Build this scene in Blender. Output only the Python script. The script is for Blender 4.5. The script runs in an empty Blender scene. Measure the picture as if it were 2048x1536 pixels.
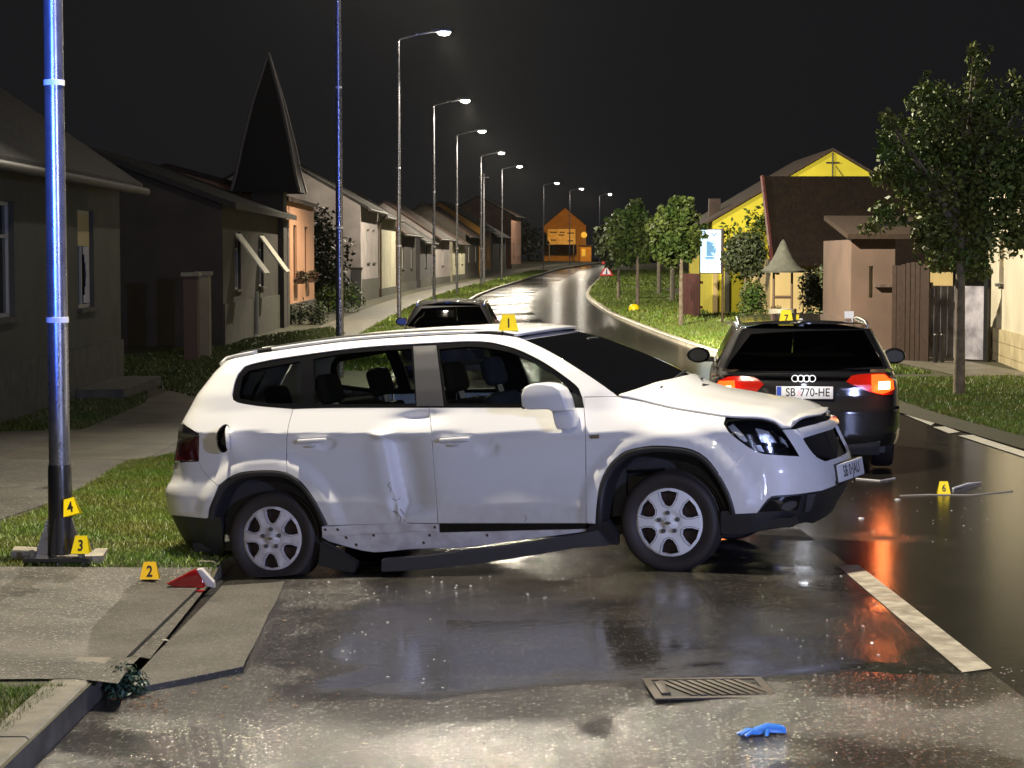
import bpy, bmesh, math, random
import numpy as np
from mathutils import Vector, Matrix, noise
from mathutils.geometry import delaunay_2d_cdt
random.seed(7); RNG = np.random.default_rng(7)
SC = bpy.context.scene
COL = SC.collection

# ------------------------------------------------------------------ camera, world, exposure
FPX, CAMH, HORIZON = 4000.0, 1.932, 515.0
TILT = math.atan((768 - HORIZON) / FPX)
cam_d = bpy.data.cameras.new('camera'); cam_d.sensor_width = 36.0; cam_d.lens = 36.0 * FPX / 2048
cam_d.clip_start = 0.1; cam_d.clip_end = 3000
cam = bpy.data.objects.new('camera', cam_d); COL.objects.link(cam)
cam.location = (0, 0, CAMH); cam.rotation_euler = (math.pi / 2 - TILT, 0, 0)
SC.camera = cam
world = bpy.data.worlds.new('World'); SC.world = world; world.use_nodes = True
wb = world.node_tree.nodes['Background']
wb.inputs['Color'].default_value = (0.0095, 0.0095, 0.0105, 1); wb.inputs['Strength'].default_value = 1.0
SC.view_settings.view_transform = 'Standard'; SC.view_settings.look = 'None'
SC.view_settings.exposure = 0.0; SC.view_settings.gamma = 1.0
SC.view_settings.use_curve_mapping = False
SC.cycles.use_denoising = True
SC.cycles.max_bounces = 6; SC.cycles.diffuse_bounces = 2; SC.cycles.glossy_bounces = 3
SC.cycles.transparent_max_bounces = 12; SC.cycles.transmission_bounces = 4
SC.cycles.sample_clamp_indirect = 4.0; SC.cycles.sample_clamp_direct = 0
SC.cycles.caustics_reflective = False; SC.cycles.caustics_refractive = False

def lamp_light(name, loc, power, col, radius=0.12, spot=None, target=None, parent=None):
    d = bpy.data.lights.new(name, 'SPOT' if spot else 'POINT')
    d.energy = power; d.color = col; d.shadow_soft_size = radius
    if spot: d.spot_size = math.radians(spot); d.spot_blend = 0.8 if spot < 150 else 0.2
    o = bpy.data.objects.new(name, d); COL.objects.link(o); o.location = loc
    if target is not None:
        o.rotation_euler = (Vector(target) - Vector(loc)).to_track_quat('-Z', 'Y').to_euler()
    if parent: o.parent = parent
    return o
LAMP_COL = (1.0, 0.89, 0.69)
# lights of the emergency vehicles standing behind the photographer, and the street lamp there
lamp_light('work_light', (10.0, -3.0, 3.9), 5900, (0.47, 0.55, 1.0), 0.12)
lamp_light('headlight_beam', (2.6, -8.5, 1.7), 700, (0.58, 0.65, 1.0), 0.12)
lamp_light('blue_beacon', (-4.4, -2.5, 2.7), 42000, (0.05, 0.15, 1.0), 0.20, 35, (-3.07, 13.3, 5.6)).scale = (.24, 1, 1)
lamp_light('rear_street_lamp_glow', (-1.4, -11.0, 8.8), 2600, LAMP_COL, 0.15, 138, (1.5, -6.0, 0))

# ------------------------------------------------------------------ camera geometry used to place things
CAMP = np.array([0, 0, CAMH]); _c, _s = math.cos(TILT), math.sin(TILT)
FW = np.array([0, _c, -_s]); UP = np.array([0, _s, _c]); RT = np.array([1.0, 0, 0])
def proj(P):
    d = np.asarray(P, float) - CAMP; D = d @ FW
    return np.stack([1024 + FPX * (d @ RT) / D, 768 - FPX * (d @ UP) / D], -1)
def ray(px, py): return FW + RT * (px - 1024) / FPX + UP * (768 - py) / FPX
def at(px, py, Y):
    d = ray(px, py); return CAMP + d * (Y / d[1])

# ------------------------------------------------------------------ object helpers
def link(name, data, parent=None):
    o = bpy.data.objects.new(name, data); COL.objects.link(o)
    if parent is not None: o.parent = parent
    return o
def tag(o, label=None, cat=None, group=None, kind=None):
    if label: o['label'] = label
    if cat: o['category'] = cat
    if group: o['group'] = group
    if kind: o['kind'] = kind
    return o
def empty(name, loc=(0, 0, 0), rz=0.0, label=None, cat=None, group=None):
    o = link(name, None); o.location = loc; o.rotation_euler = (0, 0, rz); o.empty_display_size = 0.1
    return tag(o, label, cat, group)
def mesh(name, V, Fs, m, parent=None, smooth=False, sharp=35):
    me = bpy.data.meshes.new(name)
    me.from_pydata([tuple(map(float, v)) for v in V], [], [tuple(int(i) for i in f) for f in Fs])
    me.update()
    if m: me.materials.append(m)
    if smooth:
        me.polygons.foreach_set('use_smooth', [True] * len(me.polygons))
        me.set_sharp_from_angle(angle=math.radians(sharp))
    return link(name, me, parent)
def bmobj(name, bm, m, parent=None, smooth=False, sharp=35):
    me = bpy.data.meshes.new(name); bm.normal_update(); bm.to_mesh(me); bm.free()
    if m: me.materials.append(m)
    if smooth:
        me.polygons.foreach_set('use_smooth', [True] * len(me.polygons))
        me.set_sharp_from_angle(angle=math.radians(sharp))
    return link(name, me, parent)
def bx(bm, x0, x1, y0, y1, z0, z1, bev=0.0, M=None):
    ret = bmesh.ops.create_cube(bm, size=1.0)
    vs = ret['verts']
    for v in vs:
        v.co = Vector((x0 + (v.co.x + .5) * (x1 - x0), y0 + (v.co.y + .5) * (y1 - y0), z0 + (v.co.z + .5) * (z1 - z0)))
    if bev > 0:
        es = list({e for v in vs for e in v.link_edges})
        r = bmesh.ops.bevel(bm, geom=es, offset=bev, segments=2, affect='EDGES', profile=.5)
        vs = list({v for f in r['faces'] for v in f.verts} | {v for v in vs if v.is_valid})
    if M is not None:
        for v in vs: v.co = M @ v.co
    return vs
def box(name, x0, x1, y0, y1, z0, z1, m, parent=None, bev=0.0, M=None):
    bm = bmesh.new(); bx(bm, x0, x1, y0, y1, z0, z1, bev, M)
    return bmobj(name, bm, m, parent, smooth=bev > 0)
def tube_bm(bm, pts, radii, n=12, caps=True):
    pts = [Vector(p) for p in pts]; rings = []
    for i, p in enumerate(pts):
        d = (pts[min(i + 1, len(pts) - 1)] - pts[max(i - 1, 0)]).normalized()
        a = d.orthogonal().normalized() if i == 0 else (rings_a - d * rings_a.dot(d)).normalized()
        rings_a = a; b = d.cross(a)
        r = radii[i] if hasattr(radii, '__len__') else radii
        rings.append([bm.verts.new(p + a * (r * math.cos(t)) + b * (r * math.sin(t))) for t in [2 * math.pi * k / n for k in range(n)]])
    for i in range(len(rings) - 1):
        for k in range(n):
            bm.faces.new((rings[i][k], rings[i][(k + 1) % n], rings[i + 1][(k + 1) % n], rings[i + 1][k]))
    if caps:
        bm.faces.new(rings[0][::-1]); bm.faces.new(rings[-1])
def tube(name, pts, radii, m, parent=None, n=12):
    bm = bmesh.new(); tube_bm(bm, pts, radii, n); return bmobj(name, bm, m, parent, True, 50)
def prism(name, poly, y0, y1, m, parent=None, axis='y', bev=0.0):
    """polygon in (a, b) extruded along the axis"""
    bm = bmesh.new()
    f = {'y': lambda a, b, t: (a, t, b), 'x': lambda a, b, t: (t, a, b), 'z': lambda a, b, t: (a, b, t)}[axis]
    v0 = [bm.verts.new(f(a, b, y0)) for a, b in poly]; v1 = [bm.verts.new(f(a, b, y1)) for a, b in poly]
    bm.faces.new(v0[::-1]); bm.faces.new(v1); n = len(poly)
    for i in range(n): bm.faces.new((v0[i], v0[(i + 1) % n], v1[(i + 1) % n], v1[i]))
    bmesh.ops.recalc_face_normals(bm, faces=bm.faces)
    if bev > 0: bmesh.ops.bevel(bm, geom=list(bm.edges), offset=bev, segments=3, affect='EDGES', profile=.5, clamp_overlap=True)
    return bmobj(name, bm, m, parent, bev > 0, 40)
def lathe(name, prof, m, parent=None, n=40, axis='z'):
    bm = bmesh.new(); rings = []
    for r, z in prof:
        rings.append([bm.verts.new({'z': (r * math.cos(t), r * math.sin(t), z), 'y': (r * math.cos(t), z, r * math.sin(t))}[axis]) for t in [2 * math.pi * k / n for k in range(n)]])
    for i in range(len(rings) - 1):
        for k in range(n): bm.faces.new((rings[i][k], rings[i][(k + 1) % n], rings[i + 1][(k + 1) % n], rings[i + 1][k]))
    if prof[0][0] > 1e-4: pass
    bmesh.ops.remove_doubles(bm, verts=bm.verts, dist=1e-5)
    bmesh.ops.recalc_face_normals(bm, faces=bm.faces)
    return bmobj(name, bm, m, parent, True, 40)
def text(name, s, m, parent, M, size, ext=0.001, sx=1.0, bold=0.0):
    cu = bpy.data.curves.new(name, 'FONT'); cu.body = s; cu.size = size; cu.extrude = ext; cu.offset = size * bold
    cu.align_x = 'CENTER'; cu.align_y = 'CENTER'; cu.materials.append(m)
    t = bpy.data.objects.new(name + '_curve', cu); COL.objects.link(t); bpy.context.view_layer.update()
    me = bpy.data.meshes.new_from_object(t); bpy.data.objects.remove(t, do_unlink=True); bpy.data.curves.remove(cu)
    o = link(name, me, parent); o.matrix_local = M @ Matrix.Diagonal((sx, 1, 1, 1)); return o
def copy_tree(o, parent=None):
    c = o.copy(); COL.objects.link(c)
    if parent is not None: c.parent = parent
    for ch in list(o.children): copy_tree(ch, c)
    return c

# ------------------------------------------------------------------ materials
def mat(name, col=(.5, .5, .5), rough=.6, metal=0.0, spec=.5, coat=0.0, coat_r=.05, emit=None, es=0.0,
        var=None, vscale=3.0, vdetail=4.0, bump=0.0, bscale=30.0, bdist=.01, island=0.0, rvar=None, rscale=2.0, coat_bump=0.0, trans=0.0):
    m = bpy.data.materials.new(name); m.use_nodes = True
    nt = m.node_tree; N = nt.nodes; L = nt.links; p = N['Principled BSDF']
    p.inputs['Base Color'].default_value = (*col, 1); p.inputs['Roughness'].default_value = rough
    p.inputs['Metallic'].default_value = metal; p.inputs['Specular IOR Level'].default_value = spec
    p.inputs['Coat Weight'].default_value = coat; p.inputs['Coat Roughness'].default_value = coat_r
    if trans: p.inputs['Transmission Weight'].default_value = trans
    if emit: p.inputs['Emission Color'].default_value = (*emit, 1); p.inputs['Emission Strength'].default_value = es
    geo = N.new('ShaderNodeNewGeometry'); src = geo.outputs['Position']
    last = None
    if var:
        nz = N.new('ShaderNodeTexNoise'); nz.inputs['Scale'].default_value = vscale; nz.inputs['Detail'].default_value = vdetail
        L.new(src, nz.inputs['Vector'])
        mr = N.new('ShaderNodeMapRange'); mr.inputs[1].default_value = .35; mr.inputs[2].default_value = .65
        L.new(nz.outputs['Fac'], mr.inputs[0])
        mx = N.new('ShaderNodeMix'); mx.data_type = 'RGBA'; L.new(mr.outputs[0], mx.inputs[0])
        mx.inputs[6].default_value = (*col, 1); mx.inputs[7].default_value = (*var, 1)
        last = mx.outputs[2]
    if island:
        mr2 = N.new('ShaderNodeMapRange'); mr2.inputs[3].default_value = 1 - island; mr2.inputs[4].default_value = 1 + island
        L.new(geo.outputs['Random Per Island'], mr2.inputs[0])
        ml = N.new('ShaderNodeMix'); ml.data_type = 'RGBA'; ml.blend_type = 'MULTIPLY'; ml.inputs[0].default_value = 1
        if last: L.new(last, ml.inputs[6])
        else: ml.inputs[6].default_value = (*col, 1)
        L.new(mr2.outputs[0], ml.inputs[7]); last = ml.outputs[2]
    if last: L.new(last, p.inputs['Base Color'])
    if bump:
        nb = N.new('ShaderNodeTexNoise'); nb.inputs['Scale'].default_value = bscale; nb.inputs['Detail'].default_value = 5
        L.new(src, nb.inputs['Vector'])
        b = N.new('ShaderNodeBump'); b.inputs['Strength'].default_value = bump; b.inputs['Distance'].default_value = bdist
        L.new(nb.outputs['Fac'], b.inputs['Height']); L.new(b.outputs[0], p.inputs['Normal'])
    if coat_bump:
        vb = N.new('ShaderNodeTexVoronoi'); vb.inputs['Scale'].default_value = 85
        L.new(src, vb.inputs['Vector'])
        b2 = N.new('ShaderNodeBump'); b2.inputs['Strength'].default_value = coat_bump; b2.inputs['Distance'].default_value = .004
        b2.invert = True
        mr4 = N.new('ShaderNodeMapRange'); mr4.inputs[1].default_value = 0; mr4.inputs[2].default_value = .32
        L.new(vb.outputs['Distance'], mr4.inputs[0]); L.new(mr4.outputs[0], b2.inputs['Height']); L.new(b2.outputs[0], p.inputs['Coat Normal'])
    if rvar:
        nr = N.new('ShaderNodeTexNoise'); nr.inputs['Scale'].default_value = rscale; nr.inputs['Detail'].default_value = 4
        L.new(src, nr.inputs['Vector'])
        mr3 = N.new('ShaderNodeMapRange'); mr3.inputs[1].default_value = .38; mr3.inputs[2].default_value = .62
        mr3.inputs[3].default_value = rough; mr3.inputs[4].default_value = rvar
        L.new(nr.outputs['Fac'], mr3.inputs[0]); L.new(mr3.outputs[0], p.inputs['Roughness'])
    return m
def glass_mat(name, tint=(.75, .8, .8), ior=1.5, rough=.02):
    m = bpy.data.materials.new(name); m.use_nodes = True; nt = m.node_tree; N = nt.nodes; L = nt.links
    N.remove(N['Principled BSDF']); out = N['Material Output']
    tr = N.new('ShaderNodeBsdfTransparent'); tr.inputs[0].default_value = (*tint, 1)
    gl = N.new('ShaderNodeBsdfGlossy'); gl.inputs['Roughness'].default_value = rough
    fr = N.new('ShaderNodeFresnel'); fr.inputs[0].default_value = ior
    mx = N.new('ShaderNodeMixShader'); L.new(fr.outputs[0], mx.inputs[0]); L.new(tr.outputs[0], mx.inputs[1]); L.new(gl.outputs[0], mx.inputs[2])
    L.new(mx.outputs[0], out.inputs[0]); return m
def wet_ground(name, c1, c2, peb=(.25, .23, .2), peb_amt=.3, r0=.12, r1=.55, pscale=70, bump=.5, wscale=.7, wlo=.42, whi=.6, wave=.03, spec=.5, pool=None):
    """wet aggregate surface: stones, a film of water that fills the low places in patches"""
    m = bpy.data.materials.new(name); m.use_nodes = True; nt = m.node_tree; N = nt.nodes; L = nt.links; p = N['Principled BSDF']
    p.inputs['Specular IOR Level'].default_value = spec
    src = N.new('ShaderNodeNewGeometry').outputs['Position']
    def nz(sc, det=4, rgh=.55):
        n = N.new('ShaderNodeTexNoise'); n.inputs['Scale'].default_value = sc; n.inputs['Detail'].default_value = det; n.inputs['Roughness'].default_value = rgh
        L.new(src, n.inputs['Vector']); return n.outputs['Fac']
    def mp(s, a, b, c, d):
        r = N.new('ShaderNodeMapRange'); [setattr(r.inputs[i + 1], 'default_value', v) for i, v in enumerate((a, b, c, d))]
        L.new(s, r.inputs[0]); return r.outputs[0]
    def mixc(f, a, b):
        x = N.new('ShaderNodeMix'); x.data_type = 'RGBA'
        if isinstance(f, float): x.inputs[0].default_value = f
        else: L.new(f, x.inputs[0])
        for i, q in ((6, a), (7, b)):
            if isinstance(q, tuple): x.inputs[i].default_value = (*q, 1)
            else: L.new(q, x.inputs[i])
        return x.outputs[2]
    def math_(op, a, b):
        x = N.new('ShaderNodeMath'); x.operation = op
        for i, q in ((0, a), (1, b)):
            if isinstance(q, float): x.inputs[i].default_value = q
            else: L.new(q, x.inputs[i])
        return x.outputs[0]
    wet = mp(nz(wscale, 5, .6), wlo, whi, 1.0, 0.0)          # 1 = standing water film
    if pool:      # the hollow of the lane keeps its water, the crown drains dry
        sp = N.new('ShaderNodeSeparateXYZ'); L.new(src, sp.inputs[0])
        wob = math_('MULTIPLY', math_('SUBTRACT', nz(1.3, 4), .5), 1.1)
        xx = math_('ADD', sp.outputs[0], wob); yy = math_('ADD', sp.outputs[1], math_('MULTIPLY', wob, .55))
        mk = math_('MULTIPLY', mp(xx, pool[0], pool[0] + .25, 0, 1), mp(yy, pool[1], pool[1] + .22, 0, 1))
        wet = math_('ADD', math_('MULTIPLY', mk, math_('ADD', math_('MULTIPLY', wet, .14), .86)), math_('MULTIPLY', math_('SUBTRACT', 1.0, mk), math_('MULTIPLY', wet, .75)))
    base = mixc(mp(nz(1.7, 6, .65), .35, .65, 0, 1), c1, c2)
    vo = N.new('ShaderNodeTexVoronoi'); vo.inputs['Scale'].default_value = pscale; L.new(src, vo.inputs['Vector'])
    sep = N.new('ShaderNodeSeparateColor'); L.new(vo.outputs['Color'], sep.inputs[0])
    light = math_('MULTIPLY', mp(sep.outputs[0], 1 - peb_amt, 1 - peb_amt + .08, 0, 1), mp(vo.outputs['Distance'], .25, .5, 1, 0))
    colr = mixc(light, base, peb)
    colr2 = mixc(math_('MULTIPLY', wet, .55), colr, (c1[0] * .45, c1[1] * .45, c1[2] * .45))
    L.new(colr2, p.inputs['Base Color'])
    spy = N.new('ShaderNodeSeparateXYZ'); L.new(src, spy.inputs[0])
    L.new(math_('MAXIMUM', mp(wet, 0, 1, r1, r0), math_('MULTIPLY', mp(spy.outputs[1], 32, 75, 0.0, 1.0), mp(nz(.22, 5, .7), .40, .60, .10, .24))), p.inputs['Roughness'])
    h = math_('ADD', math_('MULTIPLY', mp(vo.outputs['Distance'], 0, .6, 1, 0), mp(sep.outputs[1], 0, 1, .35, 1)), nz(260, 3))
    stone = math_('MULTIPLY', h, mp(wet, 0, 1, 1.0, .012))
    spf = N.new('ShaderNodeSeparateXYZ'); L.new(src, spf.inputs[0]); stone = math_('MULTIPLY', stone, mp(spf.outputs[1], 22, 60, 1.0, .12))
    ripple = math_('MULTIPLY', nz(14, 3), wave / .006)
    hh = math_('ADD', stone, ripple)
    b = N.new('ShaderNodeBump'); b.inputs['Strength'].default_value = bump; b.inputs['Distance'].default_value = .009
    L.new(hh, b.inputs['Height']); L.new(b.outputs[0], p.inputs['Normal'])
    return m
M = {}
M['asphalt'] = wet_ground('asphalt', (.034, .032, .030), (.058, .054, .050), peb=(.24, .225, .20), peb_amt=.30, r0=.055, r1=.22, pscale=52, bump=.8, wscale=.55, wlo=.44, whi=.60, wave=.0006, spec=.8, pool=(-1.0, 8.75))
M['asphalt_dark'] = wet_ground('asphalt_dark', (.026, .024, .020), (.044, .040, .032), peb=(.12, .11, .09), peb_amt=.16, r0=.21, r1=.34, pscale=80, bump=.4, wscale=.4, wlo=.58, whi=.85, wave=.0009, spec=.5)
M['gravel'] = wet_ground('gravel', (.038, .035, .028), (.105, .096, .078), peb=(.27, .25, .21), peb_amt=.34, r0=.3, r1=.6, pscale=48, bump=.9, wscale=.9, wlo=.30, whi=.42, wave=.004)
M['concrete'] = wet_ground('concrete', (.038, .035, .029), (.085, .078, .066), peb=(.24, .22, .185), peb_amt=.26, r0=.3, r1=.6, pscale=85, bump=.45, wscale=1.2, wlo=.30, whi=.40, wave=.004)
M['paving'] = mat('paving', (.17, .155, .12), .5, var=(.09, .082, .062), vscale=2.5, vdetail=7, bump=.3, bscale=40)
M['soil'] = mat('soil', (.040, .042, .018), .8, var=(.055, .048, .022), vscale=3, bump=.6, bscale=25, bdist=.03)
M['grass'] = mat('grass', (.105, .200, .022), .45, var=(.165, .185, .034), vscale=1.6, island=.5)
M['grass_dark'] = mat('grass_dark', (.060, .105, .018), .5, var=(.090, .100, .024), vscale=1.5, island=.45)
M['line_paint'] = mat('line_paint', (.50, .46, .37), .4, var=(.27, .24, .19), vscale=11, vdetail=8, bump=.3, bscale=160, bdist=.0015, rvar=.6, rscale=6)
M['line_bright'] = mat('line_bright', (.80, .78, .70), .4, var=(.62, .60, .52), vscale=9, bump=.2, bscale=160, bdist=.0015)
M['car_white'] = mat('car_white', (.80, .80, .80), .45, coat=.9, coat_r=.04, coat_bump=.20)
def add_grime(m, z0, z1, col):
    # road film thrown up over the lower panels, thinning out upwards
    nt = m.node_tree; N = nt.nodes; L = nt.links; p = N['Principled BSDF']
    tc = N.new('ShaderNodeTexCoord'); sp = N.new('ShaderNodeSeparateXYZ'); L.new(tc.outputs['Object'], sp.inputs[0])
    nz = N.new('ShaderNodeTexNoise'); nz.inputs['Scale'].default_value = 3.5; nz.inputs['Detail'].default_value = 8; nz.inputs['Roughness'].default_value = .7; L.new(tc.outputs['Object'], nz.inputs['Vector'])
    a = N.new('ShaderNodeMapRange'); a.inputs[1].default_value = z1; a.inputs[2].default_value = z0; L.new(sp.outputs[2], a.inputs[0])
    b = N.new('ShaderNodeMapRange'); b.inputs[1].default_value = .38; b.inputs[2].default_value = .72; L.new(nz.outputs['Fac'], b.inputs[0])
    c = N.new('ShaderNodeMath'); c.operation = 'MULTIPLY'; L.new(a.outputs[0], c.inputs[0]); L.new(b.outputs[0], c.inputs[1])
    mx = N.new('ShaderNodeMix'); mx.data_type = 'RGBA'; mx.inputs[6].default_value = p.inputs['Base Color'].default_value; mx.inputs[7].default_value = (*col, 1)
    L.new(c.outputs[0], mx.inputs[0]); L.new(mx.outputs[2], p.inputs['Base Color'])
add_grime(M['car_white'], .36, .70, (.60, .58, .55))
M['car_black'] = mat('car_black', (.007, .007, .008), .6, spec=.15, coat=1.0, coat_r=.05, coat_bump=.12)
M['plastic'] = mat('plastic', (.022, .022, .024), .50, bump=.15, bscale=300, bdist=.001)
M['plastic_grey'] = mat('plastic_grey', (.055, .055, .060), .42)
M['gloss_black'] = mat('gloss_black', (.008, .008, .009), .12)
M['rubber'] = mat('rubber', (.022, .019, .018), .62, var=(.032, .024, .022), vscale=9, bump=.25, bscale=90, bdist=.002)
M['silver'] = mat('silver', (.90, .90, .90), .45, metal=.0, coat=.3, coat_r=.1)
M['silver_dirty'] = mat('silver_dirty', (.74, .71, .70), .5, metal=.0, var=(.52, .48, .46), vscale=14)
M['rust_steel'] = mat('rust_steel', (.060, .035, .030), .6, metal=.3, var=(.03, .02, .018), vscale=20)
M['chrome'] = mat('chrome', (.8, .8, .82), .12, metal=1.0)
M['glass'] = glass_mat('glass', (.66, .72, .70))
M['tint_glass'] = glass_mat('tint_glass', (.10, .11, .11))
M['lens'] = glass_mat('lens', (.92, .94, .97), 1.45)
M['sill_white'] = mat('sill_white', (.78, .77, .76), .5, var=(.56, .52, .52), vscale=9, vdetail=8, coat=.4)
M['seat'] = mat('seat', (.030, .030, .033), .8, bump=.2, bscale=200, bdist=.002)
M['trim_grey'] = mat('trim_grey', (.10, .095, .09), .7)
M['galv'] = mat('galv', (.33, .33, .36), .26, metal=.8, var=(.26, .26, .28), vscale=9, rvar=.31, rscale=12)
M['pole_black'] = mat('pole_black', (.018, .018, .020), .3, coat=.4, bump=.2, bscale=40, bdist=.003)
M['marker'] = mat('marker', (.95, .72, .004), .45)
M['marker_deep'] = mat('marker_deep', (.95, .56, .004), .45)
M['ink'] = mat('ink', (.012, .011, .01), .5)
M['white_plastic'] = mat('white_plastic', (.75, .75, .75), .4)
M['red_lens'] = mat('red_lens', (.30, .010, .010), .12, coat=.8)
M['tail_red'] = mat('tail_red', (.065, .004, .006), .15, coat=.6, bump=.3, bscale=120, bdist=.002)
M['tail_smoke'] = mat('tail_smoke', (.13, .12, .11), .15, coat=.6)

# ------------------------------------------------------------------ lie of the land
def smooth_curve(pts):
    ys = np.array([p[0] for p in pts], float); xs = np.array([p[1] for p in pts], float)
    yy = np.arange(-60, 460, 1.0); xx = np.interp(yy, ys, xs)
    k = np.hanning(19); k /= k.sum(); xp = np.pad(xx, 9, mode='edge')
    xx = np.convolve(xp, k, 'valid'); return lambda y: np.interp(y, yy, xx)
pole_x = smooth_curve([(-60, -2.8), (0, -3.0), (13.6, -3.07), (38, -3.27), (61, -3.45), (88, -3.45), (110, -3.05), (134, -2.1), (156, -.8), (180, .9), (210, 3.5), (232, 6.4), (258, 10.5), (300, 20), (360, 36), (460, 66)])
kerb_r = smooth_curve([(-60, 5.9), (0, 5.8), (20, 5.6), (26, 5.3), (33, 4.85), (46, 4.15), (55.5, 3.83), (72, 3.44), (95, 3.6), (107, 3.9), (130, 5.0), (156, 6.5), (180, 7.9), (210, 9.7), (228, 11.6), (245, 15.0), (267, 21), (300, 30), (360, 47), (460, 78)])
def kerb_l(y): return pole_x(y) + np.interp(y, [20, 60], [1.10, 1.30])
def front_l(y): return pole_x(y) - 3.35
def sstep(a, b, x):
    t = np.clip((np.asarray(x, float) - a) / (b - a), 0, 1); return t * t * (3 - 2 * t)
DIP = smooth_curve([(-60, .25), (0, .18), (6, .115), (12.3, .0), (18.5, -.12), (30, -.19), (60, -.15), (110, -.10), (150, -.05), (460, -.05)])
def z_road(X, Y):
    cf = np.interp(Y, [20, 50, 110], [.072, .045, .03])
    dip = DIP(Y)
    return -cf * np.clip(1.0 - np.asarray(X, float), 0, 3.4) + dip + 1.25 * sstep(140, 275, Y)
def drive(Y): return sstep(9.75, 10.2, Y) * (1 - sstep(12.9, 13.4, Y))
def z_left(X, Y):
    k = kerb_l(Y); d = np.clip(k - np.asarray(X, float), 0, 60)
    return z_road(k, Y) + .02 + .10 * (1 - drive(Y) * np.exp(-np.maximum(d - .1, 0) / 1.2)) + .012 * np.minimum(d, 12)
def z_right(X, Y):
    k = kerb_r(Y); d = np.clip(np.asarray(X, float) - k, 0, 60)
    return z_road(k, Y) + .012 + .078 * sstep(26, 32, Y) + .02 * np.minimum(d, 8)
def z_any(X, Y):
    if X < kerb_l(Y): return float(z_left(X, Y))
    if X > kerb_r(Y): return float(z_right(X, Y))
    return float(z_road(X, Y))
def G(px, py, zf=None):
    z = -.1; d = ray(px, py)
    for _ in range(25):
        P = CAMP + d * ((z - CAMH) / d[2]); zn = (float(zf(P[0], P[1])) if zf else z_any(P[0], P[1]))
        z = z * .4 + zn * .6
    return CAMP + d * ((z - CAMH) / d[2])

def tri_poly(poly, step, holes=()):
    """triangulate a polygon with inner grid points; returns verts, tris"""
    P = [Vector(p) for p in poly]; V = list(P); n = len(P)
    E = [(i, (i + 1) % n) for i in range(n)]
    for h in holes:
        b = len(V); V += [Vector(q) for q in h]; E += [(b + i, b + (i + 1) % len(h)) for i in range(len(h))]
    A = np.array([(p.x, p.y) for p in P]); lo = A.min(0); hi = A.max(0)
    sx, sy = (step, step) if not hasattr(step, '__len__') else step
    gx = np.arange(lo[0] + sx * .5, hi[0], sx); gy = np.arange(lo[1] + sy * .5, hi[1], sy)
    allp = [A] + [np.array(h, float) for h in holes]
    def inside(q, poly_):
        x, y = q[..., 0], q[..., 1]; r = np.zeros(x.shape, bool); m = len(poly_)
        for i in range(m):
            x0, y0 = poly_[i]; x1, y1 = poly_[(i + 1) % m]
            if y0 == y1: continue
            c = ((y0 > y) != (y1 > y)) & (x < (x1 - x0) * (y - y0) / (y1 - y0) + x0); r ^= c
        return r
    def dist(q):
        d = np.full(q.shape[:-1], 1e9)
        for pl_ in allp:
            for i in range(len(pl_)):
                a = pl_[i]; b_ = pl_[(i + 1) % len(pl_)]; ab = b_ - a; L2 = (ab @ ab) + 1e-12
                t = np.clip(((q - a) @ ab) / L2, 0, 1); e = q - a - t[..., None] * ab
                d = np.minimum(d, np.sqrt((e * e).sum(-1)))
        return d
    if len(gx) and len(gy):
        Q = np.stack(np.meshgrid(gx, gy), -1).reshape(-1, 2)
        ok = inside(Q, A)
        for h in allp[1:]: ok &= ~inside(Q, h)
        Q = Q[ok]
        if len(Q): Q = Q[dist(Q) > min(sx, sy) * .35]
        V += [Vector(q) for q in Q]
    r = delaunay_2d_cdt(V, E, [], 0, 1e-7)
    W = np.array([(v.x, v.y) for v in r[0]]); T = np.array([f for f in r[2] if len(f) == 3])
    c = W[T].mean(1); ok = inside(c, A)
    for h in allp[1:]: ok &= ~inside(c, h)
    T = T[ok]
    a, b, d_ = W[T[:, 0]], W[T[:, 1]], W[T[:, 2]]
    ar = (b[:, 0] - a[:, 0]) * (d_[:, 1] - a[:, 1]) - (b[:, 1] - a[:, 1]) * (d_[:, 0] - a[:, 0])
    T[ar < 0] = T[ar < 0][:, ::-1]
    return W, T[np.abs(ar) > 1e-10]
def sheet(name, poly, zf, dz, m, step=.4, thick=0.0, parent=None, kind='structure'):
    dn = []; stp = min(step) if hasattr(step, '__len__') else step
    for i in range(len(poly)):
        a, b = np.array(poly[i]), np.array(poly[(i + 1) % len(poly)]); k = max(1, int(np.hypot(*(b - a)) / stp))
        dn += [tuple(a + (b - a) * t / k) for t in range(k)]
    poly = dn; W, T = tri_poly(poly, step)
    Z = np.array([zf(x, y) for x, y in W]) + dz
    V = np.column_stack([W, Z]); Fs = [tuple(t) for t in T]
    if thick:
        n = len(poly); base = len(V)
        V = np.vstack([V, np.column_stack([V[:n, :2], V[:n, 2] - thick])])
        A = np.array(poly, float); ccw = np.sum(A[:, 0] * np.roll(A[:, 1], -1) - np.roll(A[:, 0], -1) * A[:, 1]) > 0
        for i in range(n):
            j = (i + 1) % n; q = (i, base + i, base + j, j); Fs.append(q if ccw else q[::-1])
    o = mesh(name, V, Fs, m, parent)
    if kind: o['kind'] = kind
    return o
def gp(pts, zf=None): return [tuple(G(x, y, zf)[:2]) for x, y in pts]

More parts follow.
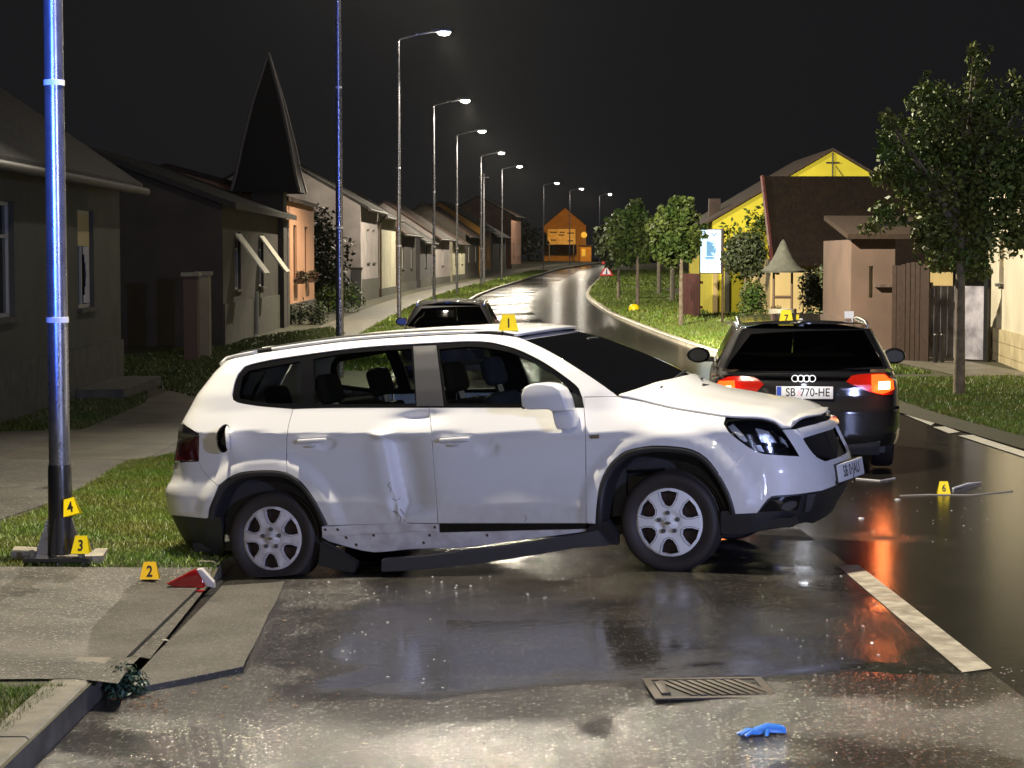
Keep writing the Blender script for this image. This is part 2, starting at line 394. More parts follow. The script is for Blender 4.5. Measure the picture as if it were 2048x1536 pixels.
# ------------------------------------------------------------------ road and ground
YS = np.concatenate([np.arange(-45, 5, 5), np.arange(5, 40, .5), np.arange(40, 120, 3), np.arange(120, 330, 5), np.arange(330, 450, 15)])
CENTRE = 2.14     # the white centre line parts the old grey lane from the dark new one
def strip(name, fa, fb, zf, n, dz, m, ys=YS):
    V = []; Fs = []
    for y in ys:
        a, b = float(fa(y)), float(fb(y))
        for k in range(n + 1):
            x = a + (b - a) * k / n; V.append((x, y, float(zf(x, y)) + dz))
    for i in range(len(ys) - 1):
        for k in range(n):
            q = i * (n + 1) + k; Fs.append((q, q + 1, q + n + 2, q + n + 1))
    return mesh(name, V, Fs, m, None, True, 60)
def cen(y): return np.interp(y, [-45, 9, 30, 80, 130], [2.2, 2.2, 1.8, .7, 1.6]) if y < 130 else (kerb_l(y) + kerb_r(y)) / 2
cen_s = smooth_curve([(y, float(cen(y))) for y in range(-60, 460, 10)])
strip('old_lane_road', kerb_l, cen_s, z_road, 10, 0, M['asphalt'])['kind'] = 'structure'
strip('new_lane_road', cen_s, kerb_r, z_road, 8, 0, M['asphalt_dark'])['kind'] = 'structure'
OFF = [0, .14, .3, .6, 1, 1.6, 2.4, 3.4, 5, 8, 14, 30, 70]
V = []; Fs = []
for sgn, kf, zf in ((-1, kerb_l, z_left), (1, kerb_r, z_right)):
    b0 = len(V)
    for y in YS:
        for o in OFF:
            x = float(kf(y)) + sgn * o; V.append((x, y, float(zf(x, y))))
    n = len(OFF)
    for i in range(len(YS) - 1):
        for k in range(n - 1):
            q = b0 + i * n + k; f = (q, q + 1, q + n + 1, q + n); Fs.append(f if sgn > 0 else f[::-1])
g = mesh('ground', V, Fs, M['soil']); g['kind'] = 'structure'
far = mesh('far_ground', [(-900, -200, -1.2), (900, -200, -1.2), (900, 1500, -1.2), (-900, 1500, -1.2)], [(0, 1, 2, 3)], M['soil']); far['kind'] = 'structure'

def kerb(name, ys, kf, zf_road, side, h, w, m, stone_len=1.0, gap=.008, lim=300):
    """a kerb as single stones set end to end"""
    root = empty(name); root['kind'] = 'structure'
    y = ys[0]; cnt = 0
    while y < ys[1] and cnt < lim:
        y1 = min(y + stone_len, ys[1]); x0, x1 = float(kf(y)), float(kf(y1 - gap))
        bm = bmesh.new(); vs = []
        for (xx, yy) in ((x0, y), (x1, y1 - gap)):
            zr = float(zf_road(xx, yy)); t = h + random.uniform(-.006, .006)
            for dx, zz in ((0, zr - .12), (side * .012, zr + t - .015), (side * .03, zr + t), (side * w, zr + t), (side * w, zr - .12)):
                vs.append(bm.verts.new((xx + dx, yy, zz)))
        for k in range(5): bm.faces.new((vs[k], vs[(k + 1) % 5], vs[5 + (k + 1) % 5], vs[5 + k]))
        bm.faces.new(vs[:5][::-1]); bm.faces.new(vs[5:])
        bmesh.ops.recalc_face_normals(bm, faces=bm.faces)
        bmobj('kerb_stone', bm, m, root); y = y1; cnt += 1
    return root
M['kerb'] = mat('kerb', (.19, .172, .135), .5, var=(.10, .09, .072), vscale=7, vdetail=7, bump=.35, bscale=70, bdist=.006)
M['kerb_white'] = mat('kerb_white', (.52, .48, .38), .5, var=(.34, .31, .25), vscale=3)
kerb('left_kerb', (2.0, 9.78), kerb_l, z_road, -1, .135, .19, M['kerb'])
kerb('left_kerb', (13.3, 60), kerb_l, z_road, -1, .13, .14, M['kerb'], 1.0)
kerb('left_kerb', (60, 250), kerb_l, z_road, -1, .13, .16, M['kerb'], 4.0)
kerb('right_kerb', (29, 75), kerb_r, z_road, 1, .11, .16, M['kerb_white'], 1.0)
kerb('right_kerb', (75, 235), kerb_r, z_road, 1, .11, .24, M['kerb_white'], 3.0)

# lowered kerb stone and ramp slab at the drive, with the gutter slot between them
slot = lambda y: float(kerb_l(y))
ys_ = np.linspace(9.75, 13.0, 8)
sheet('lowered_kerb', [(slot(y) - .03, y) for y in ys_] + [(slot(y) - .42, y) for y in ys_[::-1]], lambda x, y: z_road(slot(y), y), .058, M['concrete'], .3, .14)
ramp = gp([(258, 1386), (452, 1372), (560, 1160), (440, 1160)], lambda x, y: z_road(x, y) + .05)
xr_s = lambda y: np.interp(y, [9.8, 13.0], [ramp[1][0], ramp[2][0]])
ramp_z = lambda x, y: float(z_road(x, y)) + .024 * float(np.clip((12.2 - y) / 1.8, .08, 1)) * float(1 - (1 - np.clip((xr_s(y) - x) / .25, .04, 1)) * sstep(9.9, 10.6, y))
sheet('ramp_slab', [(slot(9.4) + .09, 9.40)] + [(slot(9.4) + .09 + (ramp[1][0] - slot(9.4) - .09) * t, 9.40 + .42 * t + random.uniform(-.012, .012)) for t in (.15, .3, .45, .6, .75, .9)] + [(ramp[1][0], 9.82)] + [(float(xr_s(y)) + random.uniform(-.008, .008), y) for y in (10.4, 11, 11.6, 12.2)] + [(ramp[2][0], 13.0), (slot(13.0) + .07, 13.0)], ramp_z, .006, M['concrete'], .12, .06)
# white centre line: one worn dash each
def dash(name, pts_px, m, zf=z_road, dz=.0035):
    return sheet(name, gp(pts_px, zf), zf, dz, m, .25)
dash('lane_marking', [(1676, 1133), (1716, 1130), (1984, 1338), (1925, 1346)], M['line_paint'])
for p in ([(1800, 826), (1812, 824), (1872, 845), (1862, 852)], [(1866, 855), (1890, 854), (1920, 865), (1898, 868)], [(1916, 872), (1945, 871), (2060, 908), (2060, 919)]):
    dash('edge_marking', p, M['line_bright'], dz=.008)
y0 = 24.2
for k in range(9): pass
# repaired strip of smoother asphalt

# grass, paths and the drive on the left
zl4 = z_left
def patch(name, px, m, dz, step=.5): return sheet(name, gp(px, z_left), z_left, dz, m, step)
patch('gravel_drive', [(-60, 858), (168, 862), (290, 806), (384, 800), (420, 880), (300, 920), (210, 955), (90, 1010), (-60, 1060)], M['gravel'], .006)
# a step of earth up to the apron
apron = gp([(-300, 1134), (424, 1138), (420, 1166), (300, 1322), (236, 1372), (150, 1362), (-300, 1366)], z_left)
sheet('concrete_drive', apron, z_left, .012, M['gravel'], .35)
YSW = np.concatenate([np.arange(21, 60, 2.0), np.arange(60, 250, 4)])
strip('footpath', lambda y: pole_x(y) - 2.3, lambda y: pole_x(y) - .75, z_left, 2, .008, M['paving'], YSW)['kind'] = 'structure'
strip('right_footpath', lambda y: kerb_r(y) + 2.6, lambda y: kerb_r(y) + 3.9, z_right, 2, .008, M['paving'], np.arange(20, 200, 4.0))['kind'] = 'structure'
sheet('paved_bay', gp([(1395, 640), (1455, 632), (1500, 640), (1500, 660), (1440, 662)], z_right), z_right, .012, M['paving'], 1.0)

def grass(name, poly, zf, density, h, w, m, seed=1, lean=.5):
    rng = np.random.default_rng(seed); A = np.array(poly, float)
    lo, hi = A.min(0), A.max(0); area = abs(np.sum(A[:, 0] * np.roll(A[:, 1], -1) - np.roll(A[:, 0], -1) * A[:, 1])) / 2
    n = int(density * area * ((hi - lo).prod() / max(area, 1e-6)))
    Q = lo + rng.random((n, 2)) * (hi - lo)
    x, y = Q[:, 0], Q[:, 1]; ins = np.zeros(n, bool)
    for i in range(len(A)):
        x0, y0 = A[i]; x1, y1 = A[(i + 1) % len(A)]
        if y0 == y1: continue
        ins ^= ((y0 > y) != (y1 > y)) & (x < (x1 - x0) * (y - y0) / (y1 - y0) + x0)
    Q = Q[ins]
    keep = np.array([noise.noise((q[0] * 1.1, q[1] * 1.1, seed)) for q in Q]) * .5 + .72
    Q = Q[rng.random(len(Q)) < keep]; n = len(Q)
    Z = np.asarray(zf(Q[:, 0], Q[:, 1])) * np.ones(n)
    hh = h * (.45 + .9 * rng.random(n)); ang = rng.random(n) * 2 * np.pi; la = rng.random(n) * 2 * np.pi; ll = hh * lean * rng.random(n) * 1.5
    dx, dy = np.cos(ang) * w * .5, np.sin(ang) * w * .5
    V = np.empty((n, 3, 3))
    V[:, 0] = np.column_stack([Q[:, 0] - dx, Q[:, 1] - dy, Z - .004]); V[:, 1] = np.column_stack([Q[:, 0] + dx, Q[:, 1] + dy, Z - .004])
    V[:, 2] = np.column_stack([Q[:, 0] + np.cos(la) * ll, Q[:, 1] + np.sin(la) * ll, Z + hh])
    me = bpy.data.meshes.new(name); me.vertices.add(n * 3); me.vertices.foreach_set('co', V.reshape(-1))
    me.loops.add(n * 3); me.loops.foreach_set('vertex_index', np.arange(n * 3, dtype=np.int32))
    me.polygons.add(n); me.polygons.foreach_set('loop_start', np.arange(0, n * 3, 3, dtype=np.int32)); me.polygons.foreach_set('loop_total', np.full(n, 3, np.int32))
    me.update(); me.validate(); me.materials.append(m)
    o = link(name, me); o['kind'] = 'stuff'; return o
gz = lambda x, y: z_left(x, y)
near_verge = gp([(335, 912), (250, 925), (150, 985), (80, 1020), (-80, 1075), (-80, 1132), (425, 1140), (470, 1110), (470, 900)], z_left)
grass('verge_grass', near_verge, gz, 9500, .034, .008, M['grass'], 3, 1.0)
grass('corner_grass', gp([(-200, 1376), (136, 1372), (60, 1430), (-10, 1484), (-120, 1580), (-300, 1580)], z_left), gz, 9500, .028, .006, M['grass'], 4, 1.0)
grass('lawn_grass', gp([(-120, 772), (300, 772), (288, 808), (168, 860), (-120, 868)], z_left), gz, 1500, .055, .022, M['grass_dark'], 5, .9)
grass('lawn_grass', gp([(215, 752), (240, 716), (430, 690), (560, 668), (660, 655), (690, 668), (520, 720), (400, 798), (300, 772)], z_left), gz, 700, .06, .035, M['grass_dark'], 6, .9)
for (a, b, dn, h_, w_) in ((38, 60, 300, .07, .05), (60, 110, 110, .09, .09), (110, 200, 34, .12, .16)):
    yy = np.arange(a, b + 1, 3.0)
    grass('roadside_grass', [(float(kerb_l(y)) - .18, y) for y in yy] + [(float(pole_x(y)) - .72, y) for y in yy[::-1]], gz, dn, h_, w_, M['grass'], int(a))
gzr = lambda x, y: z_right(x, y)
for (a, b, dn, h_, w_, wd) in ((17, 34, 1900, .045, .016, 3.4), (34, 60, 480, .06, .035, 2.4), (60, 120, 110, .09, .08, 4.5), (120, 200, 20, .14, .2, 8)):
    yy = np.arange(a, b + .1, 2.0)
    grass('right_verge_grass', [(float(kerb_r(y)) + .25 * (a < 20) + .2, y) for y in yy] + [(float(kerb_r(y)) + wd, y) for y in yy[::-1]], gzr, dn, h_, w_, M['grass'], 40 + int(a))

# ------------------------------------------------------------------ street lamps
M['lamp_lens'] = mat('lamp_lens', (.9, .9, .9), .3, emit=(1.0, .90, .72), es=1000.0)
M['lamp_body'] = mat('lamp_body', (.25, .25, .26), .4, metal=.6)
POLE_H = 8.62
def street_lamp(x, y, label, group, power=1500, collar=(2.5, 4.9), base=False, rot=0.0, head=True, tilt=2.0, cone=150, ahead=0.0, extra_beams=()):
    z = z_any(x, y); t = empty('street_lamp', (x, y, z - .01), rot, label, 'street lamp', group)
    tube('pole', [(0, 0, .62 if base else 0), (0, 0, 2.4), (0, 0, 4.9), (0, 0, POLE_H)], [.071, .066, .058, .040], M['galv'], t, 20)
    for c in collar:
        r = np.interp(c, [0, POLE_H], [.074, .043]) + .006
        lathe('collar', [(r - .012, c - .02), (r, c - .018), (r, c + .018), (r - .012, c + .02)], M['white_plastic'], t, 20)
    if head:
        tube('arm', [(0, 0, POLE_H - .05), (.06, 0, POLE_H + .06), (.55, 0, POLE_H + .19), (1.12, 0, POLE_H + .29)], .024, M['galv'], t, 10)
        hb = bmesh.new(); bx(hb, 1.02, 1.62, -.14, .14, POLE_H + .26, POLE_H + .36, .035, Matrix.Translation((0, 0, 0)))
        h = bmobj('lamp_head', hb, M['lamp_body'], t, True)
        lb = bmesh.new(); bmesh.ops.create_uvsphere(lb, u_segments=14, v_segments=8, radius=.11)
        for v in lb.verts: v.co = Vector((1.38 + v.co.x * 1.7, v.co.y * 1.05, POLE_H + .255 + v.co.z * .75))
        bmobj('lens', lb, M['lamp_lens'], h, True)
        if power: lamp_light('lamp_glow', (1.38, 0, POLE_H + .08), power, LAMP_COL, .10, cone, (1.38 + tilt, ahead, 0), parent=t)
    for (pw_, cn_, tg_) in extra_beams: lamp_light('lamp_glow', (1.38, 0, POLE_H + .07), pw_, LAMP_COL, .10, cn_, (1.38 + tg_[0], tg_[1], 0), parent=t)
    return t
LG = 'street lamps along the left pavement'
near_pole = at(122, 1122, 13.35)
nl = street_lamp(float(near_pole[0]), float(near_pole[1]), 'tall grey lamp post close by with blue glare and dark painted foot', LG, 6200, (1.60, 3.17), True, tilt=3.0, cone=132)
nl.location.z = float(z_left(near_pole[0], near_pole[1])) + .02
lamp_specs = [(36.0, 'lamp post rising behind the rear half of the white car, its top out of frame', 13000, (2.7, 5.2)),
              (61.0, 'lamp post behind the white car with the highest lit lamp in view', 7000, (2.44, 4.8)),
              (88.0, 'lamp post with the second highest lit lamp, behind the parked car', 7000, (2.5, 4.9)),
              (110.0, 'lamp post with the third highest lit lamp', 7500, (2.5, 4.9)),
              (134.0, 'lamp post with the fourth highest lit lamp, before the pink house', 7500, (2.5, 4.9)),
              (156.0, 'lamp post at the foot of the bend with a lit lamp', 6500, ()),
              (207.0, 'lamp post before the orange house, leftmost of the far three', 1500, ()),
              (234.0, 'lamp post before the orange house, middle of the far three', 1500, ()),
              (262.0, 'lamp post beside the round topped trees, rightmost of the far three', 1500, ())]
for (Y, lab, pw, cl) in lamp_specs:
    street_lamp(-3.10 if Y < 50 else float(pole_x(Y)), Y, lab, LG, pw, cl, tilt=8.0 if Y < 50 else (5.5 if Y < 70 else 1.5), cone=130 if Y < 50 else (160 if Y < 70 else 168), ahead=-2.0 if Y < 50 else 0.0, extra_beams=((6500, 56, (1.5, -26)), (46000, 80, (8, 14))) if Y < 50 else ())  # extra beams added on the first lamp for foreground and yellow gable
# dark foot of the near lamp post
foot = []
lathe('pole_foot', [(.0, .0), (.088, 0), (.086, .05), (.080, .3), (.078, .60), (.073, .63)], M['pole_black'], nl, 24)
for a, m_ in ((math.radians(190), M['galv']), (math.radians(-15), M['galv']), (math.radians(-100), M['pole_black'])):
    g_ = prism('gusset', [(.075, .02), (.165, .02), (.155, .07), (.085, .27), (.075, .27)], -.006, .006, m_, nl); g_.rotation_euler = (0, 0, a)
box('base_plate', -.21, .23, -.20, .20, .0, .022, M['pole_black'], nl)
for (bx_, by_) in ((-.16, -.15), (.17, -.15), (-.16, .15), (.17, .15)):
    lathe('anchor_bolt', [(0, .075), (.014, .075), (.014, .045), (.024, .045), (.024, .022), (0, .022)], M['galv'], nl, 6).location = (bx_, by_, 0)
M['stone'] = mat('stone', (.30, .27, .21), .6, var=(.20, .18, .14), vscale=8, bump=.5, bscale=50, bdist=.01)
for (p, lab) in (([(22, 1120), (108, 1122), (112, 1112), (30, 1108)], 'flat concrete slab left of the near lamp post foot'), ([(114, 1130), (206, 1128), (216, 1112), (112, 1116)], 'flat concrete slab under marker three at the lamp post foot')):
    q = gp(p, z_left); o = sheet('concrete_slab', q, z_left, .055, M['stone'], .2, .07, kind=None); tag(o, lab, 'slab', 'slabs round the lamp post foot')
# the thin pole without a lamp beyond the fifth post
up = at(968, 575, 141.0)
t = empty('utility_pole', (up[0], up[1], z_any(up[0], up[1])), 0, 'thin bare pole just right of the fourth lit lamp post', 'pole')
tube('shaft', [(0, 0, 0), (0, 0, 7.8)], [.10, .06], M['galv'], t); tube('crossbar', [(-.35, 0, 7.5), (.35, 0, 7.5)], .03, M['galv'], t)

# ------------------------------------------------------------------ houses
M['dark_pane'] = mat('dark_pane', (.012, .013, .015), .08)
M['frame_white'] = mat('frame_white', (.42, .41, .38), .5)
M['frame_brown'] = mat('frame_brown', (.06, .035, .02), .5)
M['roof_tile'] = mat('roof_tile', (.060, .035, .025), .75, var=(.035, .024, .020), vscale=2.5, bump=.6, bscale=9, bdist=.05)
M['roof_grey'] = mat('roof_grey', (.032, .029, .027), .75, var=(.020, .018, .017), vscale=2, bump=.5, bscale=9, bdist=.05)
M['plinth'] = mat('plinth', (.10, .095, .075), .8, var=(.06, .06, .05), vscale=4, bump=.3)
M['gutter'] = mat('gutter', (.07, .065, .06), .6)
M['zinc'] = mat('zinc', (.30, .29, .28), .45, metal=.6)
def plaster(name, c, k=.72): return mat(name, c, .75, var=tuple(v * k for v in c), vscale=1.3, vdetail=7, bump=.2, bscale=60, bdist=.01)
def window(parent, x0, x1, z0, z1, depth=.10, frame=None, mull=1, sill=True, pane=None):
    """window in the plane y=0 of the parent, outside is -y"""
    fr = frame or M['frame_white']; bm = bmesh.new(); b = .05
    bx(bm, x0, x1, depth - .03, depth + .03, z1 - b, z1); bx(bm, x0, x1, depth - .03, depth + .03, z0, z0 + b)
    bx(bm, x0, x0 + b, depth - .03, depth + .03, z0 + b, z1 - b); bx(bm, x1 - b, x1, depth - .03, depth + .03, z0 + b, z1 - b)
    for k in range(mull):
        xm = x0 + (x1 - x0) * (k + 1) / (mull + 1); bx(bm, xm - .025, xm + .025, depth - .028, depth + .028, z0 + b, z1 - b)
    zt = z0 + (z1 - z0) * .70; bx(bm, x0 + b, x1 - b, depth - .026, depth + .026, zt - .02, zt + .02)
    w = bmobj('window', bm, fr, parent)
    box('pane', x0 + b, x1 - b, depth + .005, depth + .015, z0 + b, z1 - b, pane or M['dark_pane'], w)
    if sill: box('sill', x0 - .06, x1 + .06, -.07, depth - .035, z0 - .06, z0 - .003, M['plinth'], w)
    return w
def front_wall_bm(bm, L, H, holes, depth=.12, z0=-.3):
    """wall face in the plane y=0 with true openings and reveals"""
    xs = sorted({0.0, L, *[h[0] for h in holes], *[h[1] for h in holes]}); zs = sorted({z0, H, *[h[2] for h in holes], *[h[3] for h in holes]})
    for i in range(len(xs) - 1):
        for j in range(len(zs) - 1):
            cx, cz = (xs[i] + xs[i + 1]) / 2, (zs[j] + zs[j + 1]) / 2
            if any(h[0] < cx < h[1] and h[2] < cz < h[3] for h in holes): continue
            bm.faces.new([bm.verts.new(p) for p in ((xs[i], 0, zs[j]), (xs[i + 1], 0, zs[j]), (xs[i + 1], 0, zs[j + 1]), (xs[i], 0, zs[j + 1]))])
    for (a, b, c, d) in holes:
        r = [(a, c), (b, c), (b, d), (a, d)]
        for k in range(4):
            p, q = r[k], r[(k + 1) % 4]
            bm.faces.new([bm.verts.new(v) for v in ((p[0], 0, p[1]), (p[0], depth + .1, p[1]), (q[0], depth + .1, q[1]), (q[0], 0, q[1]))])
def house(name, p0, p1, eave, ridge, depth, wallm, roofm, label, cat='house', wins=(), side=1, overhang=.35, plinth=.6, frame=None, door=None, downpipe=None, gutter=True, mull=1, gable_windows=(), chimney=None, group=None, base=None, endcaps=True):
    """front from p0 to p1 (plan), outside on the right hand when going p0->p1 if side=1 (street in front)"""
    p0 = np.array(p0, float); p1 = np.array(p1, float); L = float(np.hypot(*(p1 - p0))); rz = math.atan2(p1[1] - p0[1], p1[0] - p0[0])
    zb = base if base is not None else min(z_any(*p0), z_any(*p1))
    t = empty(name, (p0[0], p0[1], zb), rz, label, cat, group)
    holes = [(a, b, c, d) for (a, b, c, d) in wins] + ([(door[0], door[1], 0.0, door[2])] if door else [])
    bm = bmesh.new(); front_wall_bm(bm, L, eave, holes)
    def quad(*pts): bm.faces.new([bm.verts.new(p) for p in pts])
    D = depth
    for x in (0, L):
        quad((x, 0, -.3), (x, D, -.3), (x, D, eave), (x, 0, eave)); quad((x, 0, eave), (x, D, eave), (x, D / 2, ridge))
    quad((0, D, -.3), (L, D, -.3), (L, D, eave), (0, D, eave))
    bmesh.ops.remove_doubles(bm, verts=bm.verts, dist=1e-4); bmesh.ops.recalc_face_normals(bm, faces=bm.faces)
    w = bmobj('wall', bm, wallm, t)
    box('inner_dark', .1, L - .1, .25, .28, 0, eave - .05, M['gloss_black'], t)
    for (a, b, c, d) in wins: window(t, a, b, c, d, frame=frame, mull=mull)
    if door:
        dd = box('door', door[0] + .02, door[1] - .02, .08, .13, 0, door[2] - .02, M['frame_brown'], t)
        tube('handle', [(door[1] - .15, .05, 1.05), (door[1] - .15, .05, 1.2)], .015, M['zinc'], dd)
    # roof slabs
    s = (ridge - eave) / (D / 2); oh = overhang; th = .14; e = .25 if endcaps else 0.0
    bm = bmesh.new()
    def slab(y_e, z_e, y_r, z_r):
        v = [bm.verts.new(p) for p in ((-e, y_e, z_e), (L + e, y_e, z_e), (L + e, y_r, z_r), (-e, y_r, z_r), (-e, y_e, z_e + th), (L + e, y_e, z_e + th), (L + e, y_r, z_r + th), (-e, y_r, z_r + th))]
        for f in ((3, 2, 1, 0), (4, 5, 6, 7), (0, 1, 5, 4), (1, 2, 6, 5), (2, 3, 7, 6), (3, 0, 4, 7)): bm.faces.new([v[i] for i in f])
    slab(-oh, eave - s * oh + .01, D / 2, ridge + .01); slab(D + oh, eave - s * oh + .01, D / 2 + .002, ridge + .01)
    bmesh.ops.recalc_face_normals(bm, faces=bm.faces)
    r = bmobj('roof', bm, roofm, t)
    if chimney:
        box('chimney', chimney - .25, chimney + .25, D * .55, D * .55 + .5, ridge - .5, ridge + 1.0, M['plinth'], r)
    if plinth: 
        segs = [0.0] + ([door[0], door[1]] if door else []) + [L]
        pb = bmesh.new()
        for k in range(0, len(segs), 2): bx(pb, segs[k] + .001, segs[k + 1] - .001, -.045, -.004, -.3, plinth)
        bmobj('plinth', pb, M['plinth'], t)
    if gutter:
        gz_ = eave - s * oh + .02
        tube('gutter', [(-e, -oh - .06, gz_), (L + e, -oh - .06, gz_)], .07, M['gutter'], t, 8)
    if downpipe is not None:
        tube('downpipe', [(downpipe, -oh - .04, eave - s * oh), (downpipe, -.10, eave - s * oh - .35), (downpipe, -.10, 0)], .055, M['frame_brown'], t, 8)
    return t
def on_front(px, off=0.0):
    """plan point of the left frontage line seen in picture column px"""
    lo, hi = 5.0, 330.0
    for _ in range(60):
        mid = (lo + hi) / 2
        if proj((float(front_l(mid)) + off, mid, 0))[0] < px: lo = mid
        else: hi = mid
    return (float(front_l(lo)) + off, lo)
M['pl_green'] = plaster('pl_green', (.075, .078, .062)); M['pl_brown'] = plaster('pl_brown', (.058, .049, .040))
M['pl_peach'] = plaster('pl_peach', (.58, .30, .17), .9); M['pl_lav'] = plaster('pl_lav', (.42, .37, .36)); M['pl_cream'] = plaster('pl_cream', (.55, .52, .38), .7)
M['pl_dark'] = plaster('pl_dark', (.085, .08, .085)); M['pl_pink'] = plaster('pl_pink', (.50, .28, .20)); M['pl_ochre'] = plaster('pl_ochre', (.55, .27, .04), .8)
def LH(p0, p1, *a, **k): return house('house', p0, p1, *a, **k)
# dark greenish house nearest on the left
a0, a1 = on_front(-420), on_front(243); LA = math.hypot(a1[0] - a0[0], a1[1] - a0[1])
hA = LH(a0, a1, 3.45, 6.2, 8, M['pl_green'], M['roof_grey'], 'dark grey green house nearest on the left, with one curtained window', wins=[(LA - 3.4, LA - 2.2, 1.35, 2.85), (LA - 8.6, LA - 7.4, 1.35, 2.85)], plinth=.75, door=(LA - 12.0, LA - 10.8, 2.3))
M['blind'] = mat('blind', (.50, .42, .22), .7); M['curtain'] = mat('curtain', (.45, .45, .47), .8)
box('blind', LA - 3.34, LA - 2.26, .06, .066, 2.30, 2.80, M['blind'], hA)
bm = bmesh.new()
for k in range(7):
    zz = 1.42 + k * .125; ww = .42 - .22 * math.sin(k / 6 * math.pi); bx(bm, LA - 2.28 - ww, LA - 2.28, .062, .072, zz, zz + .125)
bmobj('curtain', bm, M['curtain'], hA)
box('doorstep', LA - 3.9, LA - .5, -.75, -.05, -.1, .16, M['plinth'], hA)
# yard wall and gate pillars between the first two houses
w0 = on_front(255, -3.5); w1 = on_front(435, -1.0)
t = empty('yard_wall', (w0[0], w0[1], z_any(*w0)), math.atan2(w1[1] - w0[1], w1[0] - w0[0]), 'dim plastered yard building between the two nearest left houses', 'wall')
LW = math.hypot(w1[0] - w0[0], w1[1] - w0[1])
box('wall', 0, LW, 0, .3, -.2, 3.15, M['pl_dark'], t); box('coping', -.05, LW + .05, -.06, .36, 3.153, 3.25, M['plinth'], t)
box('lower_band', .3, LW * .6, -.03, -.003, -.1, 1.35, plaster('pl_band', (.15, .14, .145)), t)
for px_, lab in ((384, 'left brick gate pillar before the yard building'), (408, 'right gate pillar with a pale cap before the yard building')):
    q = on_front(px_, .15); b = empty('gate_pillar', (q[0], q[1], z_any(*q)), 0, lab, 'pillar', 'gate pillars of the yard')
    box('shaft', -.14, .14, -.14, .14, -.1, 1.72, plaster('pl_pillar' + str(px_), (.12, .075, .055) if px_ < 400 else (.30, .25, .17)), b)
    box('cap', -.18, .18, -.18, .18, 1.722, 1.80, M['stone'], b)
# house with the steep spire roof
s0, s1 = on_front(447), on_front(570); LS = math.hypot(s1[0] - s0[0], s1[1] - s0[1])
hS = LH(s0, s1, 3.3, 4.6, 7, M['pl_brown'], M['roof_grey'], 'dim brown house under a tall pointed spire roof', wins=[(LS * .16, LS * .16 + 1.1, 1.3, 2.7), (LS * .52, LS * .52 + 1.1, 1.3, 2.7)], plinth=1.0, gutter=False)
sb = bmesh.new(); apex = at(545, 108, s1[1] - 1.2)
az = apex[2] - hS.location.z
prof = [(.98, 3.95), (.84, 4.5), (.69, 5.3), (.42, 6.5), (.0, az)]
cx_, cy_ = LS - 1.25, .30; rings = []
for r_, z_ in prof[:-1]: rings.append([sb.verts.new((cx_ + sx_ * r_, cy_ + sy_ * r_, z_)) for sx_, sy_ in ((-1, -1), (1, -1), (1, 1), (-1, 1))])
ap = sb.verts.new((cx_, cy_, az))
for i in range(len(rings) - 1):
    for k in range(4): sb.faces.new((rings[i][k], rings[i][(k + 1) % 4], rings[i + 1][(k + 1) % 4], rings[i + 1][k]))
for k in range(4): sb.faces.new((rings[-1][k], rings[-1][(k + 1) % 4], ap))
spire = bmobj('spire_roof', sb, mat('spire_slate', (.012, .011, .012), .8, bump=.5, bscale=14, bdist=.03), hS)
box('turret', cx_ - .46, cx_ + .46, cy_ - .46, cy_ + .46, -.2, 3.98, M['pl_brown'], hS)
M['ridge'] = mat('ridge', (.20, .18, .17), .7)
for sx_, sy_ in ((-1, -1), (1, -1), (1, 1), (-1, 1)):
    tube('ridge_cap', [(cx_ + sx_ * r_, cy_ + sy_ * r_, z_ + .02) for r_, z_ in prof], .05, M['ridge'], spire, 6)
M['awning'] = mat('awning', (.62, .58, .42), .6)
for f in (.16, .52):
    sh = prism('shutter', [(-.02, 2.66), (-.72, 1.70), (-.70, 1.66), (.0, 2.62)], LS * f + .02, LS * f + 1.08, M['awning'], hS, axis='x')
tube('downpipe', [(LS - .25, -.1, 3.2), (LS - .25, -.1, 0)], .06, M['zinc'], hS, 8)
tube('downpipe', [(LS * .42, -.1, 1.2), (LS * .42, -.1, .1)], .05, M['frame_white'], hS, 8)
